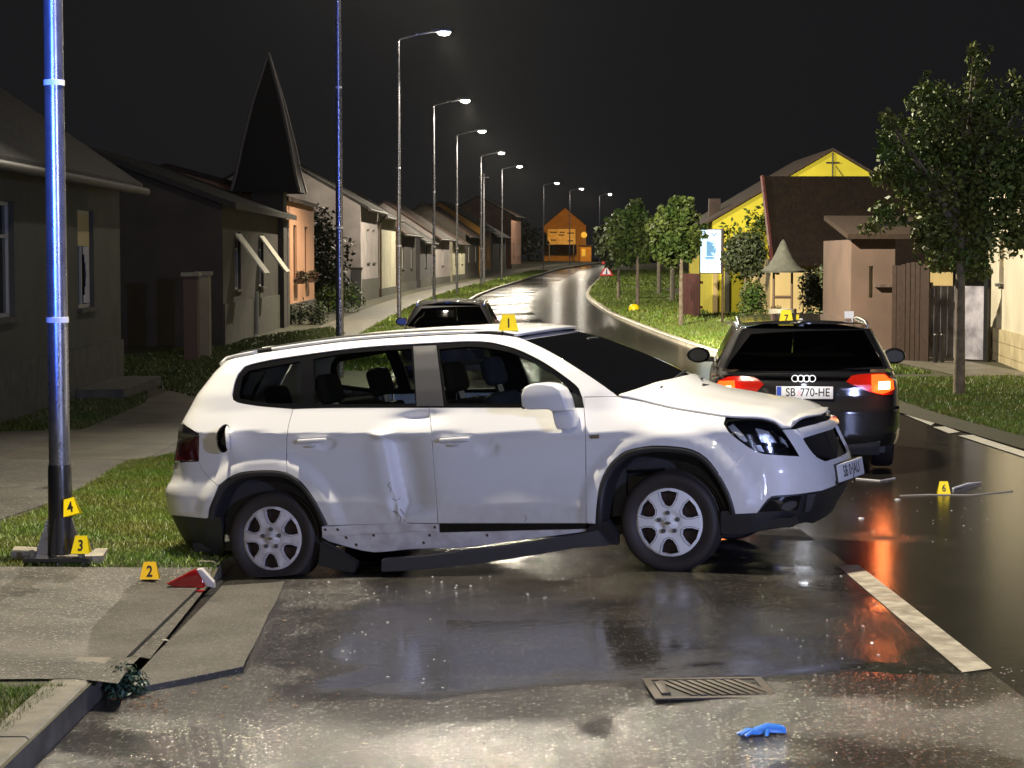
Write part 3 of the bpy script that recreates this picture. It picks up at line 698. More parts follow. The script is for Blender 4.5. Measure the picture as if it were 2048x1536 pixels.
# peach house with flower boxes
p0_, p1_ = on_front(573), on_front(629); LP = math.hypot(p1_[0] - p0_[0], p1_[1] - p0_[1])
hP = LH(p0_, p1_, 3.75, 4.7, 7, M['pl_peach'], M['roof_tile'], 'peach plastered house with two tall windows and flower boxes', wins=[(LP * .24, LP * .24 + 1.0, 1.4, 3.05), (LP * .64, LP * .64 + 1.0, 1.4, 3.05)], plinth=.62, frame=M['frame_brown'], gutter=False, overhang=.12)
M['flowers'] = mat('flowers', (.10, .025, .02), .8, island=.5, var=(.03, .05, .015), vscale=9)
def leaf_cloud(name, blobs, n, size, m, parent=None, seed=0, flat=.5):
    rng = np.random.default_rng(seed); wts = np.array([b[3] ** 2 if len(b) == 4 else (b[3] * b[4] + b[5] * b[3] + b[4] * b[5]) for b in blobs]); wts = wts / wts.sum()
    k = rng.choice(len(blobs), n, p=wts); B = np.array([list(b[:3]) + ([b[3]] * 3 if len(b) == 4 else list(b[3:6])) for b in blobs])[k]
    d = rng.normal(size=(n, 3)); d /= np.linalg.norm(d, axis=1)[:, None]; r = rng.random(n) ** .45
    P = B[:, :3] + d * B[:, 3:] * (r * (.9 + .25 * rng.random(n)))[:, None]
    nv = d * .7 + rng.normal(size=(n, 3)) * .6 + np.array([0, 0, .3]); nv /= np.linalg.norm(nv, axis=1)[:, None]
    a = np.cross(nv, rng.normal(size=(n, 3))); a /= np.linalg.norm(a, axis=1)[:, None]; b = np.cross(nv, a)
    s = (size * (.6 + .8 * rng.random(n)))[:, None]
    V = np.stack([P - a * s, P - b * s * flat, P + a * s, P + b * s * flat], 1).reshape(-1, 3)
    V[0::4] -= nv * s * .15; V[2::4] -= nv * s * .25
    me = bpy.data.meshes.new(name); me.vertices.add(n * 4); me.vertices.foreach_set('co', V.reshape(-1).astype(np.float32))
    me.loops.add(n * 4); me.loops.foreach_set('vertex_index', np.arange(n * 4, dtype=np.int32))
    me.polygons.add(n); me.polygons.foreach_set('loop_start', np.arange(0, n * 4, 4, dtype=np.int32)); me.polygons.foreach_set('loop_total', np.full(n, 4, np.int32))
    me.update(); me.validate(); me.materials.append(m); return link(name, me, parent)
for k, (f, lab) in enumerate(((.24, 'left flower box under the peach house window'), (.64, 'right flower box under the peach house window'))):
    fb = empty('flower_box', hP.matrix_basis @ Vector((0, 0, 0)), 0); fb.location = hP.location; fb.rotation_euler = hP.rotation_euler
    fb.matrix_basis = Matrix.Translation(hP.location) @ Matrix.Rotation(hP.rotation_euler.z, 4, 'Z') @ Matrix.Translation((LP * f, -.12, 1.22)); tag(fb, lab, 'flower box', 'flower boxes on the peach house')
    box('trough', -.05, 1.05, -.16, .02, 0, .14, M['frame_brown'], fb)
    leaf_cloud('flowers', [(.1 + .2 * j, -.09, .2 + .05 * (j % 2), .20) for j in range(5)], 240, .06, M['flowers'], fb, 5 + k)
# lavender and cream houses
e0 = on_front(722); e1 = on_front(757); e2 = on_front(792); LE = math.hypot(e1[0] - e0[0], e1[1] - e0[1]); L2 = math.hypot(e2[0] - e1[0], e2[1] - e1[1])
LH(e0, e1, 4.3, 6.6, 8, M['pl_lav'], M['roof_grey'], 'pale lavender house with a tall window and brown downpipe', wins=[(LE * .34, LE * .34 + 1.3, 1.75, 3.3), (LE * .66, LE * .66 + 1.3, 1.75, 3.3)], plinth=1.0, downpipe=LE + .15, endcaps=False)
LH((e1[0], e1[1] + .5), e2, 4.1, 6.2, 8, M['pl_cream'], M['roof_grey'], 'cream stained house with a blank front, right of the brown downpipe', wins=[], plinth=.4, endcaps=False)
gpx = on_front(690, .2); gq = on_front(720, .1)
gw = empty('garden_wall', (gpx[0], gpx[1], z_any(*gpx)), math.atan2(gq[1] - gpx[1], gq[0] - gpx[0]), 'dark garden wall left of the lavender house', 'wall')
box('wall', 0, math.hypot(gq[0] - gpx[0], gq[1] - gpx[1]), 0, .2, -.1, 1.3, M['pl_dark'], gw)
gt = on_front(713, .35); gb = empty('gate_pillar', (gt[0], gt[1], z_any(*gt)), 0, 'white gate pillar at the lavender house', 'pillar')
box('shaft', -.22, .22, -.22, .22, -.1, 1.5, M['frame_white'], gb); box('cap', -.27, .27, -.27, .27, 1.502, 1.6, M['stone'], gb)
# the row beyond
row = [(797, 832, 3.4, 5.8, 'pl_brown', 'roof_tile', 'dim brown house right of the cream stained house', 2), (840, 864, 3.0, 5.2, 'pl_dark', 'roof_grey', 'dark low house behind the third lamp post', 1),
       (870, 900, 3.3, 5.6, 'pl_lav', 'roof_tile', 'small pale house with a tiled roof left of the fourth lamp post', 1), (905, 930, 3.0, 5.0, 'pl_cream', 'roof_tile', 'low cream house right of the small pale house', 2),
       (931, 958, 3.6, 6.0, 'pl_brown', 'roof_tile', 'brown house with a pale verge board before the orange fronted house', 2), (960, 982, 4.2, 6.4, 'pl_ochre', 'roof_tile', 'orange fronted house above the parked car', 2),
       (985, 1012, 3.6, 5.6, 'pl_dark', 'roof_grey', 'dark house behind the lamp post at the bend', 1), (1022, 1042, 5.6, 7.4, 'pl_pink', 'roof_tile', 'tall pink house in the far bend', 2)]
for (xa, xb, ev, rd, wm, rm, lab, nw) in row:
    q0, q1 = on_front(xa), on_front(xb); Lq = math.hypot(q1[0] - q0[0], q1[1] - q0[1])
    ws = [(Lq * (i + .5) / nw - .55, Lq * (i + .5) / nw + .55, 1.3, 2.7) for i in range(nw)]
    LH(q0, q1, ev, rd, 7, M[wm], M[rm], lab, wins=ws, plinth=.5, endcaps=False)
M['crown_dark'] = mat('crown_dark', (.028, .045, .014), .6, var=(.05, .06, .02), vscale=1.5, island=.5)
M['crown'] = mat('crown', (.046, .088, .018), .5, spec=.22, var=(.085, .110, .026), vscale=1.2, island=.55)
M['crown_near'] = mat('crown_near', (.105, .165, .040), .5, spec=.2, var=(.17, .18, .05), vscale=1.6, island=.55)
M['bark'] = mat('bark', (.26, .21, .15), .8, var=(.14, .115, .08), vscale=9, bump=.5, bscale=30)
def bush(name, px, py, Y, blobs, n, size, m, label, cat='bush', seed=0, zf=None, group=None):
    P = at(px, py, Y); z = z_any(P[0], P[1]); t = empty(name, (P[0], P[1], z), 0, label, cat, group)
    tube('stem', [(0, 0, 0), (0, 0, max(.25, blobs[0][2]))], [.05, .02], M['bark'], t, 7)
    leaf_cloud('foliage', blobs, n, size, m, t, seed); return t
bush('bush', 636, 600, 78, [(0, 0, 1.0, 1.2), (.3, .5, 2.2, 1.1), (-.1, .8, 3.2, .9), (.5, .6, .7, .9)], 2600, .11, M['crown_dark'], 'tall dark hedge between the peach and lavender houses', seed=3)
bush('bush', 600, 640, 61, [(0, 0, .35, .45), (.5, .3, .3, .4), (-.4, 0, .3, .35)], 700, .06, M['crown_dark'], 'low dark shrub under the peach house windows', seed=8)
bush('bush', 660, 640, 74, [(0, 0, .5, .6), (.7, .3, .5, .6)], 700, .07, M['crown'], 'lighter shrub at the foot of the tall dark hedge', seed=9)
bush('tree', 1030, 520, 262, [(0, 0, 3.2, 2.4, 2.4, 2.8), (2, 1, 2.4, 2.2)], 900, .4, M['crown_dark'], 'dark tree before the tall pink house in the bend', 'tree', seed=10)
# orange house closing the view
ez = z_any(6, 285)
h0 = at(1088, 520, 283); h1 = at(1172, 520, 283)
tO = empty('house', (h0[0], 283, ez), 0, 'orange gabled house closing the far end of the street', 'house')
wO = h1[0] - h0[0]
prism('wall', [(0, -.3), (wO, -.3), (wO, 4.9), (wO / 2, 7.4), (0, 4.9)], 0, 8, M['pl_ochre'], tO)
ob = bmesh.new()
for sx_ in (0, 1):
    xe, xr = (-.4, wO / 2) if sx_ == 0 else (wO + .4, wO / 2)
    ze = 4.9 - .4 * 2.5 / (wO / 2)
    v = [ob.verts.new(p) for p in ((xe, -.4, ze + .02), (xr, -.4, 7.42), (xr, 8.2, 7.42), (xe, 8.2, ze + .02), (xe, -.4, ze + .2), (xr, -.4, 7.6), (xr, 8.2, 7.6), (xe, 8.2, ze + .2))]
    for f in ((0, 1, 2, 3), (4, 5, 6, 7), (0, 1, 5, 4), (1, 2, 6, 5), (2, 3, 7, 6), (3, 0, 4, 7)): ob.faces.new([v[i] for i in f])
bmesh.ops.recalc_face_normals(ob, faces=ob.faces); bmobj('roof', ob, M['roof_tile'], tO)
for a_, b_ in ((.16, .30), (.62, .78)): 
    wn = box('window', wO * a_, wO * b_, -.03, -.004, 1.0, 2.3, M['frame_brown'], tO); box('pane', wO * a_ + .1, wO * b_ - .1, -.05, -.034, 1.1, 2.2, M['dark_pane'], wn)
lamp_light('orange_house_fill', (h0[0] + wO / 2 + 1.0, 268, ez + 6.5), 2600, (1.0, .52, .10), .3, 120, (h0[0] + wO / 2, 285, ez + 2.5))  # added lamp without a fixture, washes the orange house
M['board'] = mat('board', (.85, .62, .22), .6, var=(.7, .45, .12), vscale=2)
bl = at(1095, 489, 279); br = at(1151, 489, 279); bt = at(1095, 458, 279)
tb = empty('billboard', (bl[0], 279, ez), 0, 'large yellow billboard before the orange house', 'billboard')
wB = br[0] - bl[0]; zb0, zb1 = bl[2] - ez, bt[2] - ez
box('panel', 0, wB, -.08, .08, zb0, zb1, M['board'], tb)
for x_ in (.25, wB - .25): tube('post', [(x_, .15, 0), (x_, .15, zb0)], .08, M['zinc'], tb)
box('frame', -.08, wB + .08, .082, .14, zb0 - .08, zb1 + .08, M['frame_brown'], tb)
for k, (a_, b_, c_) in enumerate(((.08, .34, .8), (.42, .62, .8), (.40, .60, .62), (.12, .30, .30), (.72, .92, .25), (.70, .95, .75))):
    box('print', wB * a_, wB * b_, -.10, -.083, zb0 + (zb1 - zb0) * c_ - .12, zb0 + (zb1 - zb0) * c_ + .06, M['frame_brown'], tb)
ds = at(1168, 470, 276); td = empty('round_sign', (ds[0], 276, z_any(ds[0], 276)), 0, 'round yellow sign right of the billboard', 'sign')
M['sign_yellow'] = mat('sign_yellow', (.85, .70, .12), .5)
lathe('disc', [(0, -.03), (.42, -.03), (.42, .03), (0, .03)], M['sign_yellow'], td, 24, 'y').location = (0, 0, ds[2] - td.location.z); tube('post', [(0, .06, 0), (0, .06, ds[2] - td.location.z)], .04, M['zinc'], td)
y0_ = at(1165, 524, 274); kx = empty('shed', (y0_[0], 274, z_any(y0_[0], 274)), 0, 'small yellow kiosk right of the orange house', 'shed')
box('wall', -.3, 1.2, 0, 2.2, -.2, 2.1, M['pl_ochre'], kx); box('roof', -.5, 1.4, -.2, 2.4, 2.103, 2.25, M['roof_tile'], kx); box('shutter', -.1, .4, -.05, -.004, .7, 1.7, M['sign_yellow'], kx)

# ------------------------------------------------------------------ right side of the street
def place(px, py, zf=z_right): return G(px, py, zf)
def tree(px, py, blobs_px, n, leaf, m, label, group, trunk_r=.05, seed=0, lean=0.0, depth=1.0, limbs=True):
    """blobs in picture columns/rows/radius, turned into metres about the trunk; every blob gets its own limb"""
    B = place(px, py); s = FPX / B[1]; t = empty('tree', (B[0], B[1], B[2]), 0, label, 'tree', group)
    rng = np.random.default_rng(seed); bl = []
    for (bxp, byp, r) in blobs_px:
        bl.append(((bxp - px) / s, rng.uniform(-.5, .5) * depth * r / s, CAMH + (HORIZON - byp) / s - B[2], r / s))
    bl0 = list(bl)
    for b in list(bl):          # loose sprigs round every clump
        for _ in range(4):
            d = rng.normal(size=3); d /= np.linalg.norm(d); q = rng.uniform(.85, 1.35); bl.append((b[0] + d[0] * b[3] * q, b[1] + d[1] * b[3] * q, b[2] + d[2] * b[3] * q, b[3] * rng.uniform(.16, .34)))
    top = max(b[2] for b in bl0); low = min(b[2] - b[3] for b in bl0)
    mid = low + .25 * (top - low)
    tube('trunk', [(0, 0, -.05), (lean * .2, 0, mid * .4), (lean * .6, .02, mid * .8), (lean, 0, mid), (lean * 1.2, 0, low + .75 * (top - low))], [trunk_r * 1.25, trunk_r, trunk_r * .9, trunk_r * .8, trunk_r * .25], M['bark'], t, 10)
    if limbs:
        lb = bmesh.new()
        for b in bl0:
            zs = min(mid * rng.uniform(.85, 1.15), b[2] - .05); p = Vector((lean, 0, zs)); e = Vector(b[:3]); tube_bm(lb, [p, p.lerp(e, .5) + Vector((0, 0, .1)), e], [trunk_r * .5, trunk_r * .32, trunk_r * .12], 6)
        bmobj('limb', lb, M['bark'], t, True)
    leaf_cloud('crown', bl, n, leaf, m, t, seed); return t
TG = 'young street trees on the right verge'
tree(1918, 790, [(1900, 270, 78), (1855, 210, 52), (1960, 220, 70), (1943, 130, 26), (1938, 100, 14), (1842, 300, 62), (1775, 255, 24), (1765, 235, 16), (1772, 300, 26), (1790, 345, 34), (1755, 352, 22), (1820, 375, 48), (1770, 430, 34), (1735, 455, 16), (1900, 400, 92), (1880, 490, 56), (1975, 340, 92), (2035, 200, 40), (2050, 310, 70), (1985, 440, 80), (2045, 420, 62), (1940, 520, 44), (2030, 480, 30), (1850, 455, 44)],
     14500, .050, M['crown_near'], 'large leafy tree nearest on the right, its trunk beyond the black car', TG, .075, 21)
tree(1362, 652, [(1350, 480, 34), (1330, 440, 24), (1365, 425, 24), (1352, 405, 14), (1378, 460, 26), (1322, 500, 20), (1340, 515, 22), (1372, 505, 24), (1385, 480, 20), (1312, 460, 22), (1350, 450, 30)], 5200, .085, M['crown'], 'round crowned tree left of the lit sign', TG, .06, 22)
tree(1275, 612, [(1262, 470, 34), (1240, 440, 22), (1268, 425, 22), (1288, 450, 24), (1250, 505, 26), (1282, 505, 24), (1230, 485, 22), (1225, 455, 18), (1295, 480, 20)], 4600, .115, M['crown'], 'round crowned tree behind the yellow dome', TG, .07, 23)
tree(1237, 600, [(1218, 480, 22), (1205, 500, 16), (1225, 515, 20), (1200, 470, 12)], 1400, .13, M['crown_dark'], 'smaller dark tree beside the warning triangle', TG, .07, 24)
for (px, y0_, y1_, lab) in ((1318, 515, 590, 'pale round post left of the two by the red fence'), (1345, 538, 604, 'shorter pale post nearer the red fence')):
    B = place(px, y1_); p = empty('post', tuple(B), 0, lab, 'post', 'pale posts on the right verge'); h = (y1_ - y0_) * B[1] / FPX
    tube('shaft', [(0, 0, -.05), (0, 0, h)], [.11, .10], M['stone'], p, 12); lathe('cap', [(0, h + .03), (.08, h + .02), (.105, h)], M['stone'], p, 12)
# red-brown fence
q0 = at(1366, 625, 66.5); q1 = at(1402, 625, 64.5); zq = z_any(q0[0], q0[1])
M['fence_red'] = mat('fence_red', (.10, .030, .026), .6, var=(.06, .02, .018), vscale=5)
tf = empty('fence', (q0[0], q0[1], zq), math.atan2(q1[1] - q0[1], q1[0] - q0[0]), 'dark red board fence left of the lit sign', 'fence')
Lf = math.hypot(q1[0] - q0[0], q1[1] - q0[1])
me_ = None
for k in range(int(Lf / .15)):
    h = 1.42 + .02 * (k % 2)
    if me_ is None: me_ = box('plank', 0, .135, -.012, .012, -.05, 1.42, M['fence_red'], tf); ob_ = me_
    else: ob_ = me_.copy(); COL.objects.link(ob_)
    ob_.location = (k * .15, random.uniform(-.006, .006), 0)
box('rail', 0, Lf, .02, .06, .3, .38, M['fence_red'], tf); box('rail', 0, Lf, .02, .06, 1.1, 1.18, M['fence_red'], tf)
# lit sign on its post
sb_ = at(1403, 545, 59); st_ = at(1446, 460, 59); pb = place(1443, 637)
M['sign_light'] = mat('sign_light', (.8, .9, 1), .3, emit=(.62, .83, 1.0), es=1.7); M['sign_ink'] = mat('sign_ink', (.02, .06, .16), .4); M['sign_ink2'] = mat('sign_ink2', (.30, .55, .75), .4, emit=(.25, .55, .85), es=.9)
tsn = empty('lit_sign', (st_[0] - .03, 59, z_any(st_[0], 59)), math.radians(-6), 'tall blue white lit sign box on a thin post', 'sign')
zz = tsn.location.z; W_, Z0, Z1 = st_[0] - sb_[0], sb_[2] - zz, st_[2] - zz
tube('post', [(.03, 0, -.05), (.03, 0, Z1 + .05)], .035, M['frame_brown'], tsn)
box('case', -W_ - .03, 0, -.09, .09, Z0 - .03, Z1 + .03, M['plastic_grey'], tsn, .01)
pn = box('panel', -W_, -.03, -.105, -.092, Z0, Z1, M['sign_light'], tsn)
def MR(x, y, z, rx=90): return Matrix.Translation((x, y, z)) @ Matrix.Rotation(math.radians(rx), 4, 'X')
text('lettering', 'NIRA', M['sign_ink'], tsn, MR(-W_ / 2 - .01, -.108, Z1 - .10), .24, .001, .82)
box('picture', -W_ * .72, -W_ * .28, -.110, -.1055, Z0 + .48, Z0 + .92, M['sign_ink2'], tsn); box('picture', -W_ * .78, -W_ * .22, -.110, -.1055, Z0 + .40, Z0 + .46, M['sign_ink2'], tsn)
text('lettering', '- - -', M['sign_ink'], tsn, MR(-W_ / 2, -.108, Z0 + .40), .16, .001, 1.0); text('lettering', 'I U', M['sign_ink'], tsn, MR(-W_ / 2, -.108, Z0 + .12), .17, .001, 1.0)
# yellow gabled house
M['pl_yellow'] = plaster('pl_yellow', (.66, .58, .035), .88); M['pl_sand'] = plaster('pl_sand', (.50, .38, .17), .8)
g0 = at(1424, 600, 68); g1 = at(1900, 600, 68); zg_ = z_any(g0[0], 68); wG = g1[0] - g0[0]
ap_ = at(1662, 302, 68)[2] - zg_; ev_ = at(1424, 442, 68)[2] - zg_
ty = empty('house', (g0[0], 68, zg_), 0, 'bright yellow gabled house behind the lit sign', 'house')
prism('wall', [(0, -.3), (wG, -.3), (wG, ev_), (wG / 2, ap_), (0, ev_)], 0, 9, M['pl_yellow'], ty)
ob = bmesh.new(); sl = (ap_ - ev_) / (wG / 2)
for sx_ in (0, 1):
    xe = -.35 if sx_ == 0 else wG + .35; ze = ev_ - .35 * sl
    v = [ob.verts.new(p) for p in ((xe, -.12, ze + .02), (wG / 2, -.12, ap_ + .02), (wG / 2, 9.2, ap_ + .02), (xe, 9.2, ze + .02), (xe, -.12, ze + .10), (wG / 2, -.12, ap_ + .10), (wG / 2, 9.2, ap_ + .10), (xe, 9.2, ze + .10))]
    for f in ((0, 1, 2, 3), (4, 5, 6, 7), (0, 1, 5, 4), (1, 2, 6, 5), (2, 3, 7, 6), (3, 0, 4, 7)): ob.faces.new([v[i] for i in f])
bmesh.ops.recalc_face_normals(ob, faces=ob.faces); rf_ = bmobj('roof', ob, M['roof_tile'], ty)
ch = at(1430, 400, 71); box('chimney', ch[0] - g0[0] - .2, ch[0] - g0[0] + .2, 3, 3.4, ev_ - .2, ch[2] - zg_ + .05, M['roof_tile'], rf_)
tube('lightning_rod', [(wG / 2, -.05, ev_ + .3), (wG / 2, -.05, ap_ - .05)], .022, M['ink'], ty, 6); box('bracket', wG / 2 - .22, wG / 2 + .22, -.06, -.03, ap_ - .42, ap_ - .37, M['ink'], ty)
tube('stay', [(wG / 2 + .1, -.03, ap_ - .5), (wG / 2 + .75, -.03, ev_ + .95)], .012, M['ink'], ty, 5)
for xx in (.02, .42): box('pilaster', xx, xx + .16, -.06, -.004, -.3, 2.1, M['pl_sand'] if xx < .1 else M['plinth'], ty)
box('meter_box', 1.0, 1.16, -.07, -.004, .55, .8, M['frame_brown'], ty)
# brown roofed wing in front of it
w0 = at(1542, 600, 56); w1 = at(1905, 600, 56); zw = z_any(w0[0], 56); wW = w1[0] - w0[0]
rt = at(1600, 362, 58.6)[2] - zw; rb = at(1600, 532, 55.5)[2] - zw
tw = empty('house', (w0[0], 56, zw), 0, 'low sand coloured house wing under a steep dark brown roof', 'house')
bm = bmesh.new(); front_wall_bm(bm, wW, rb + .25, [(2.0, 2.36, .0, 1.72), (.95, 1.7, .7, 1.5)]); bmesh.ops.remove_doubles(bm, verts=bm.verts, dist=1e-4)
bmobj('wall', bm, M['pl_sand'], tw); box('side_wall', 0.002, .2, .23, 5, -.2, rb + .2, M['pl_sand'], tw)
box('inner_dark', .25, wW - .1, .30, .33, 0, rb, M['gloss_black'], tw)
window(tw, .95, 1.7, .7, 1.5, frame=M['frame_brown']); box('door', 2.02, 2.34, .08, .13, 0, 1.70, M['gloss_black'], tw)
box('verge_board', -.05, .04, -.42, -.10, rb - .1, rb + .12, M['frame_brown'], tw)
ob = bmesh.new(); v = [ob.verts.new(p) for p in ((.0, -.5, rb), (wW, -.5, rb), (wW, 2.6, rt), (.10, 2.6, rt), (.0, -.5, rb + .14), (wW, -.5, rb + .14), (wW, 2.6, rt + .14), (.10, 2.6, rt + .14))]
for f in ((3, 2, 1, 0), (4, 5, 6, 7), (0, 1, 5, 4), (1, 2, 6, 5), (2, 3, 7, 6), (3, 0, 4, 7)): ob.faces.new([v[i] for i in f])
bmesh.ops.recalc_face_normals(ob, faces=ob.faces); wr = bmobj('roof', ob, mat('wing_roof', (.014, .010, .007), .95, spec=.08, var=(.010, .007, .006), vscale=3, bump=.6, bscale=10, bdist=.05), tw)
vb = bmesh.new(); tube_bm(vb, [(-.04, -.52, rb + .1), (.06, 2.6, rt + .12)], .07, 6); bmobj('barge_board', vb, M['fence_red'], wr)
# garden in front of it
bush('tree', 1490, 600, 56, [(0, 0, 2.05, .60), (.1, -.2, 2.2, .45), (-.25, .1, 1.9, .42), (.2, 0, 1.75, .4)], 2600, .07, M['crown_dark'], 'dark ball clipped tree right of the lit sign', 'tree', 31)
bush('hedge', 1505, 620, 54, [(0, 0, .55, .42, .40, .62), (.0, 0, 1.0, .36, .36, .35)], 1900, .05, M['crown'], 'round clipped hedge below the ball clipped tree', 'hedge', 32)
bush('bush', 1640, 620, 50, [(0, 0, .9, .55), (-.2, -.1, 1.3, .4), (.35, 0, 1.1, .5), (.55, .2, .6, .5), (.1, 0, 1.55, .3)], 2600, .06, M['crown_dark'], 'large loose shrub right of the garden well', 'bush', 33)
bush('hedge', 1590, 650, 48, [(-1.0, 0, .25, .6, .3, .35), (0, 0, .25, .7, .3, .34), (.9, 0, .3, .6, .3, .36)], 1900, .05, M['crown_dark'], 'low dark hedge just behind the black car roof', 'hedge', 34)
bush('leaf_shadow_clump', 1500, 560, 66.9, [(-.6, 0, 2.2, .55, .25, .9), (.2, 0, 2.7, .6, .25, .9), (.7, 0, 3.2, .45, .25, .7), (-.1, 0, 1.6, .7, .25, .7)], 900, .10, M['crown'], 'added leaf clump standing in for leaf shadows on the yellow wall', 'bush', 35)  # leaves added in place of leafy shadows on the yellow wall
wl = at(1565, 640, 48.5); zwl = z_any(wl[0], 48.5); tw2 = empty('garden_well', (wl[0], 48.5, zwl), 0, 'small garden well under a bell shaped shingle roof', 'well')
hw = lambda py: CAMH + (HORIZON - py) * 48.5 / FPX - zwl
M['shingle'] = mat('shingle', (.075, .075, .058), .8, var=(.05, .05, .04), vscale=9, bump=.5, bscale=40)
lathe('bell_roof', [(0, hw(478)), (.06, hw(484)), (.15, hw(500)), (.24, hw(515)), (.36, hw(530)), (.53, hw(541)), (.51, hw(545)), (0, hw(540))], M['shingle'], tw2, 16)
for x_ in (-.22, .22):
    tube('post', [(x_, 0, .6), (x_, 0, hw(540))], .03, M['frame_brown'], tw2, 8)
lathe('well_ring', [(.0, 0), (.34, 0), (.34, .72), (.26, .72), (.26, .3), (0, .3)], M['stone'], tw2, 20); tube('windlass', [(-.22, 0, 1.0), (.22, 0, 1.0)], .035, M['frame_brown'], tw2, 8)
# brown building, plank fence, sheet gate, white house
M['dark_roof'] = mat('dark_roof', (.022, .015, .011), .95, spec=.1, bump=.5, bscale=10, bdist=.04)
M['pl_brick'] = plaster('pl_brick', (.068, .040, .027), .7)
b0 = at(1704, 690, 42); b1 = at(1788, 690, 42); zb_ = z_any(b0[0], 42); wB_ = b1[0] - b0[0]; hB = at(1704, 478, 42)[2] - zb_
tb2 = empty('garage', (b0[0], 42, zb_), 0, 'brown plastered outbuilding behind the black car', 'building')
bm = bmesh.new(); front_wall_bm(bm, wB_, hB, [(.34, .43, 1.12, 1.78)]); bmesh.ops.remove_doubles(bm, verts=bm.verts, dist=1e-4); bmobj('wall', bm, M['pl_brick'], tb2); box('side_wall', .002, .2, .22, 4, -.2, hB - .01, M['pl_brick'], tb2)
box('pale_slot', .34, .43, .10, .12, 1.12, 1.78, M['pl_cream'], tb2)  # cream backing closes the wall slot
ob = bmesh.new(); v = [ob.verts.new(p) for p in ((-.15, -.2, hB), (wB_ + 1.0, -.2, hB), (wB_ + 1.0, 3, hB + .45), (-.15, 3, hB + .45), (-.15, -.2, hB + .1), (wB_ + 1.0, -.2, hB + .1), (wB_ + 1.0, 3, hB + .55), (-.15, 3, hB + .55))]
for f in ((3, 2, 1, 0), (4, 5, 6, 7), (0, 1, 5, 4), (1, 2, 6, 5), (2, 3, 7, 6), (3, 0, 4, 7)): ob.faces.new([v[i] for i in f])
bmesh.ops.recalc_face_normals(ob, faces=ob.faces); bmobj('roof', ob, M['dark_roof'], tb2)
cp = None
for k in range(9):
    if cp is None: cp = box('coping_tile', 0, .045, -.10, .02, 1.34, 1.40, M['roof_tile'], tb2); c_ = cp
    else: c_ = cp.copy(); COL.objects.link(c_)
    c_.location = (.46 + k * .05, 0, 0)
f0 = at(1784, 735, 38.5); f1 = at(1858, 735, 37.5); zf_ = z_any(f0[0], 38); Lf = math.hypot(f1[0] - f0[0], f1[1] - f0[1])
tpf = empty('plank_fence', (f0[0], f0[1], zf_), math.atan2(f1[1] - f0[1], f1[0] - f0[0]), 'tall brown upright plank fence left of the grey gate', 'fence')
M['plank'] = mat('plank', (.045, .024, .015), .7, var=(.028, .016, .011), vscale=11, bump=.4, bscale=60, bdist=.004)
pk = None; npk = 8
for k in range(npk):
    if pk is None: pk = box('plank', 0, Lf / npk - .012, -.014, .014, -.1, 1.86, M['plank'], tpf); c_ = pk
    else: c_ = pk.copy(); COL.objects.link(c_)
    c_.location = (k * Lf / npk, random.uniform(-.01, .01), random.uniform(-.05, .04))
box('rail', 0, Lf, .02, .07, .4, .5, M['plank'], tpf); box('rail', 0, Lf, .02, .07, 1.4, 1.5, M['plank'], tpf)
s0 = at(1859, 722, 38.2); s1 = at(1969, 722, 37.2); zs_ = z_any(s0[0], 38); Lg = math.hypot(s1[0] - s0[0], s1[1] - s0[1])
M['sheet_metal'] = mat('sheet_metal', (.55, .53, .60), .45, metal=.1, var=(.22, .21, .25), vscale=3)
tg = empty('sheet_gate', (s0[0], s0[1], zs_), math.atan2(s1[1] - s0[1], s1[0] - s0[0]), 'pale grey sheet metal gate behind the near tree trunk', 'gate')
for k in range(2): box('gate_leaf', k * Lg / 2 + .005, (k + 1) * Lg / 2 - .005, -.02, .02, .05, 1.42, M['sheet_metal'], tg)
box('gate_frame', 0, Lg, .022, .06, .62, .70, M['sheet_metal'], tg); box('gate_post', Lg, Lg + .09, -.05, .05, -.1, 1.75, M['pole_black'], tg)
M['pl_white'] = plaster('pl_white', (.62, .56, .42), .85); M['pl_plinth_yellow'] = mat('pl_plinth_yellow', (.50, .42, .24), .7, var=(.36, .30, .17), vscale=3)
k0 = place(1974, 712); k1 = place(2048, 742); dv = (k1 - k0)[:2]; k2 = k0[:2] + dv * 2.6
tw3 = house('house', (k0[0], k0[1]), (k2[0], k2[1]), 3.7, 6.2, 8, M['pl_white'], M['roof_tile'], 'cream white house at the right edge behind the near tree', wins=[(1.55, 2.15, 1.55, 2.45), (5.5, 6.4, 1.55, 2.75)], plinth=0, frame=M['frame_brown'])
# pale window shutters hang over the opening, and the rendered base is laid in courses
box('roller_blind', 1.6, 2.1, .06, .075, 1.85, 2.40, mat('blind_brown', (.34, .22, .09), .7), tw3)
Lh = math.hypot(dv[0], dv[1]) * 2.6
for k in range(4): box('base_course', -.002, Lh, -.05, -.004, -.25 + k * .24 if k else -.3, -.02 + k * .24, M['pl_plinth_yellow'], tw3)
box('vent', .95, 1.05, -.06, -.051, .30, .62, M['plinth'], tw3)
for k, (px_, lab) in enumerate(((1871, 'left dark bollard before the grey gate'), (1884, 'right dark bollard before the grey gate'))):
    B = place(px_, 726); o = empty('bollard', tuple(B), 0, lab, 'bollard', 'bollards before the grey gate')
    tube('shaft', [(0, 0, -.05), (0, 0, .52)], .042, M['pole_black'], o, 12); lathe('cap', [(0, .55), (.035, .545), (.045, .52)], M['pole_black'], o, 12)
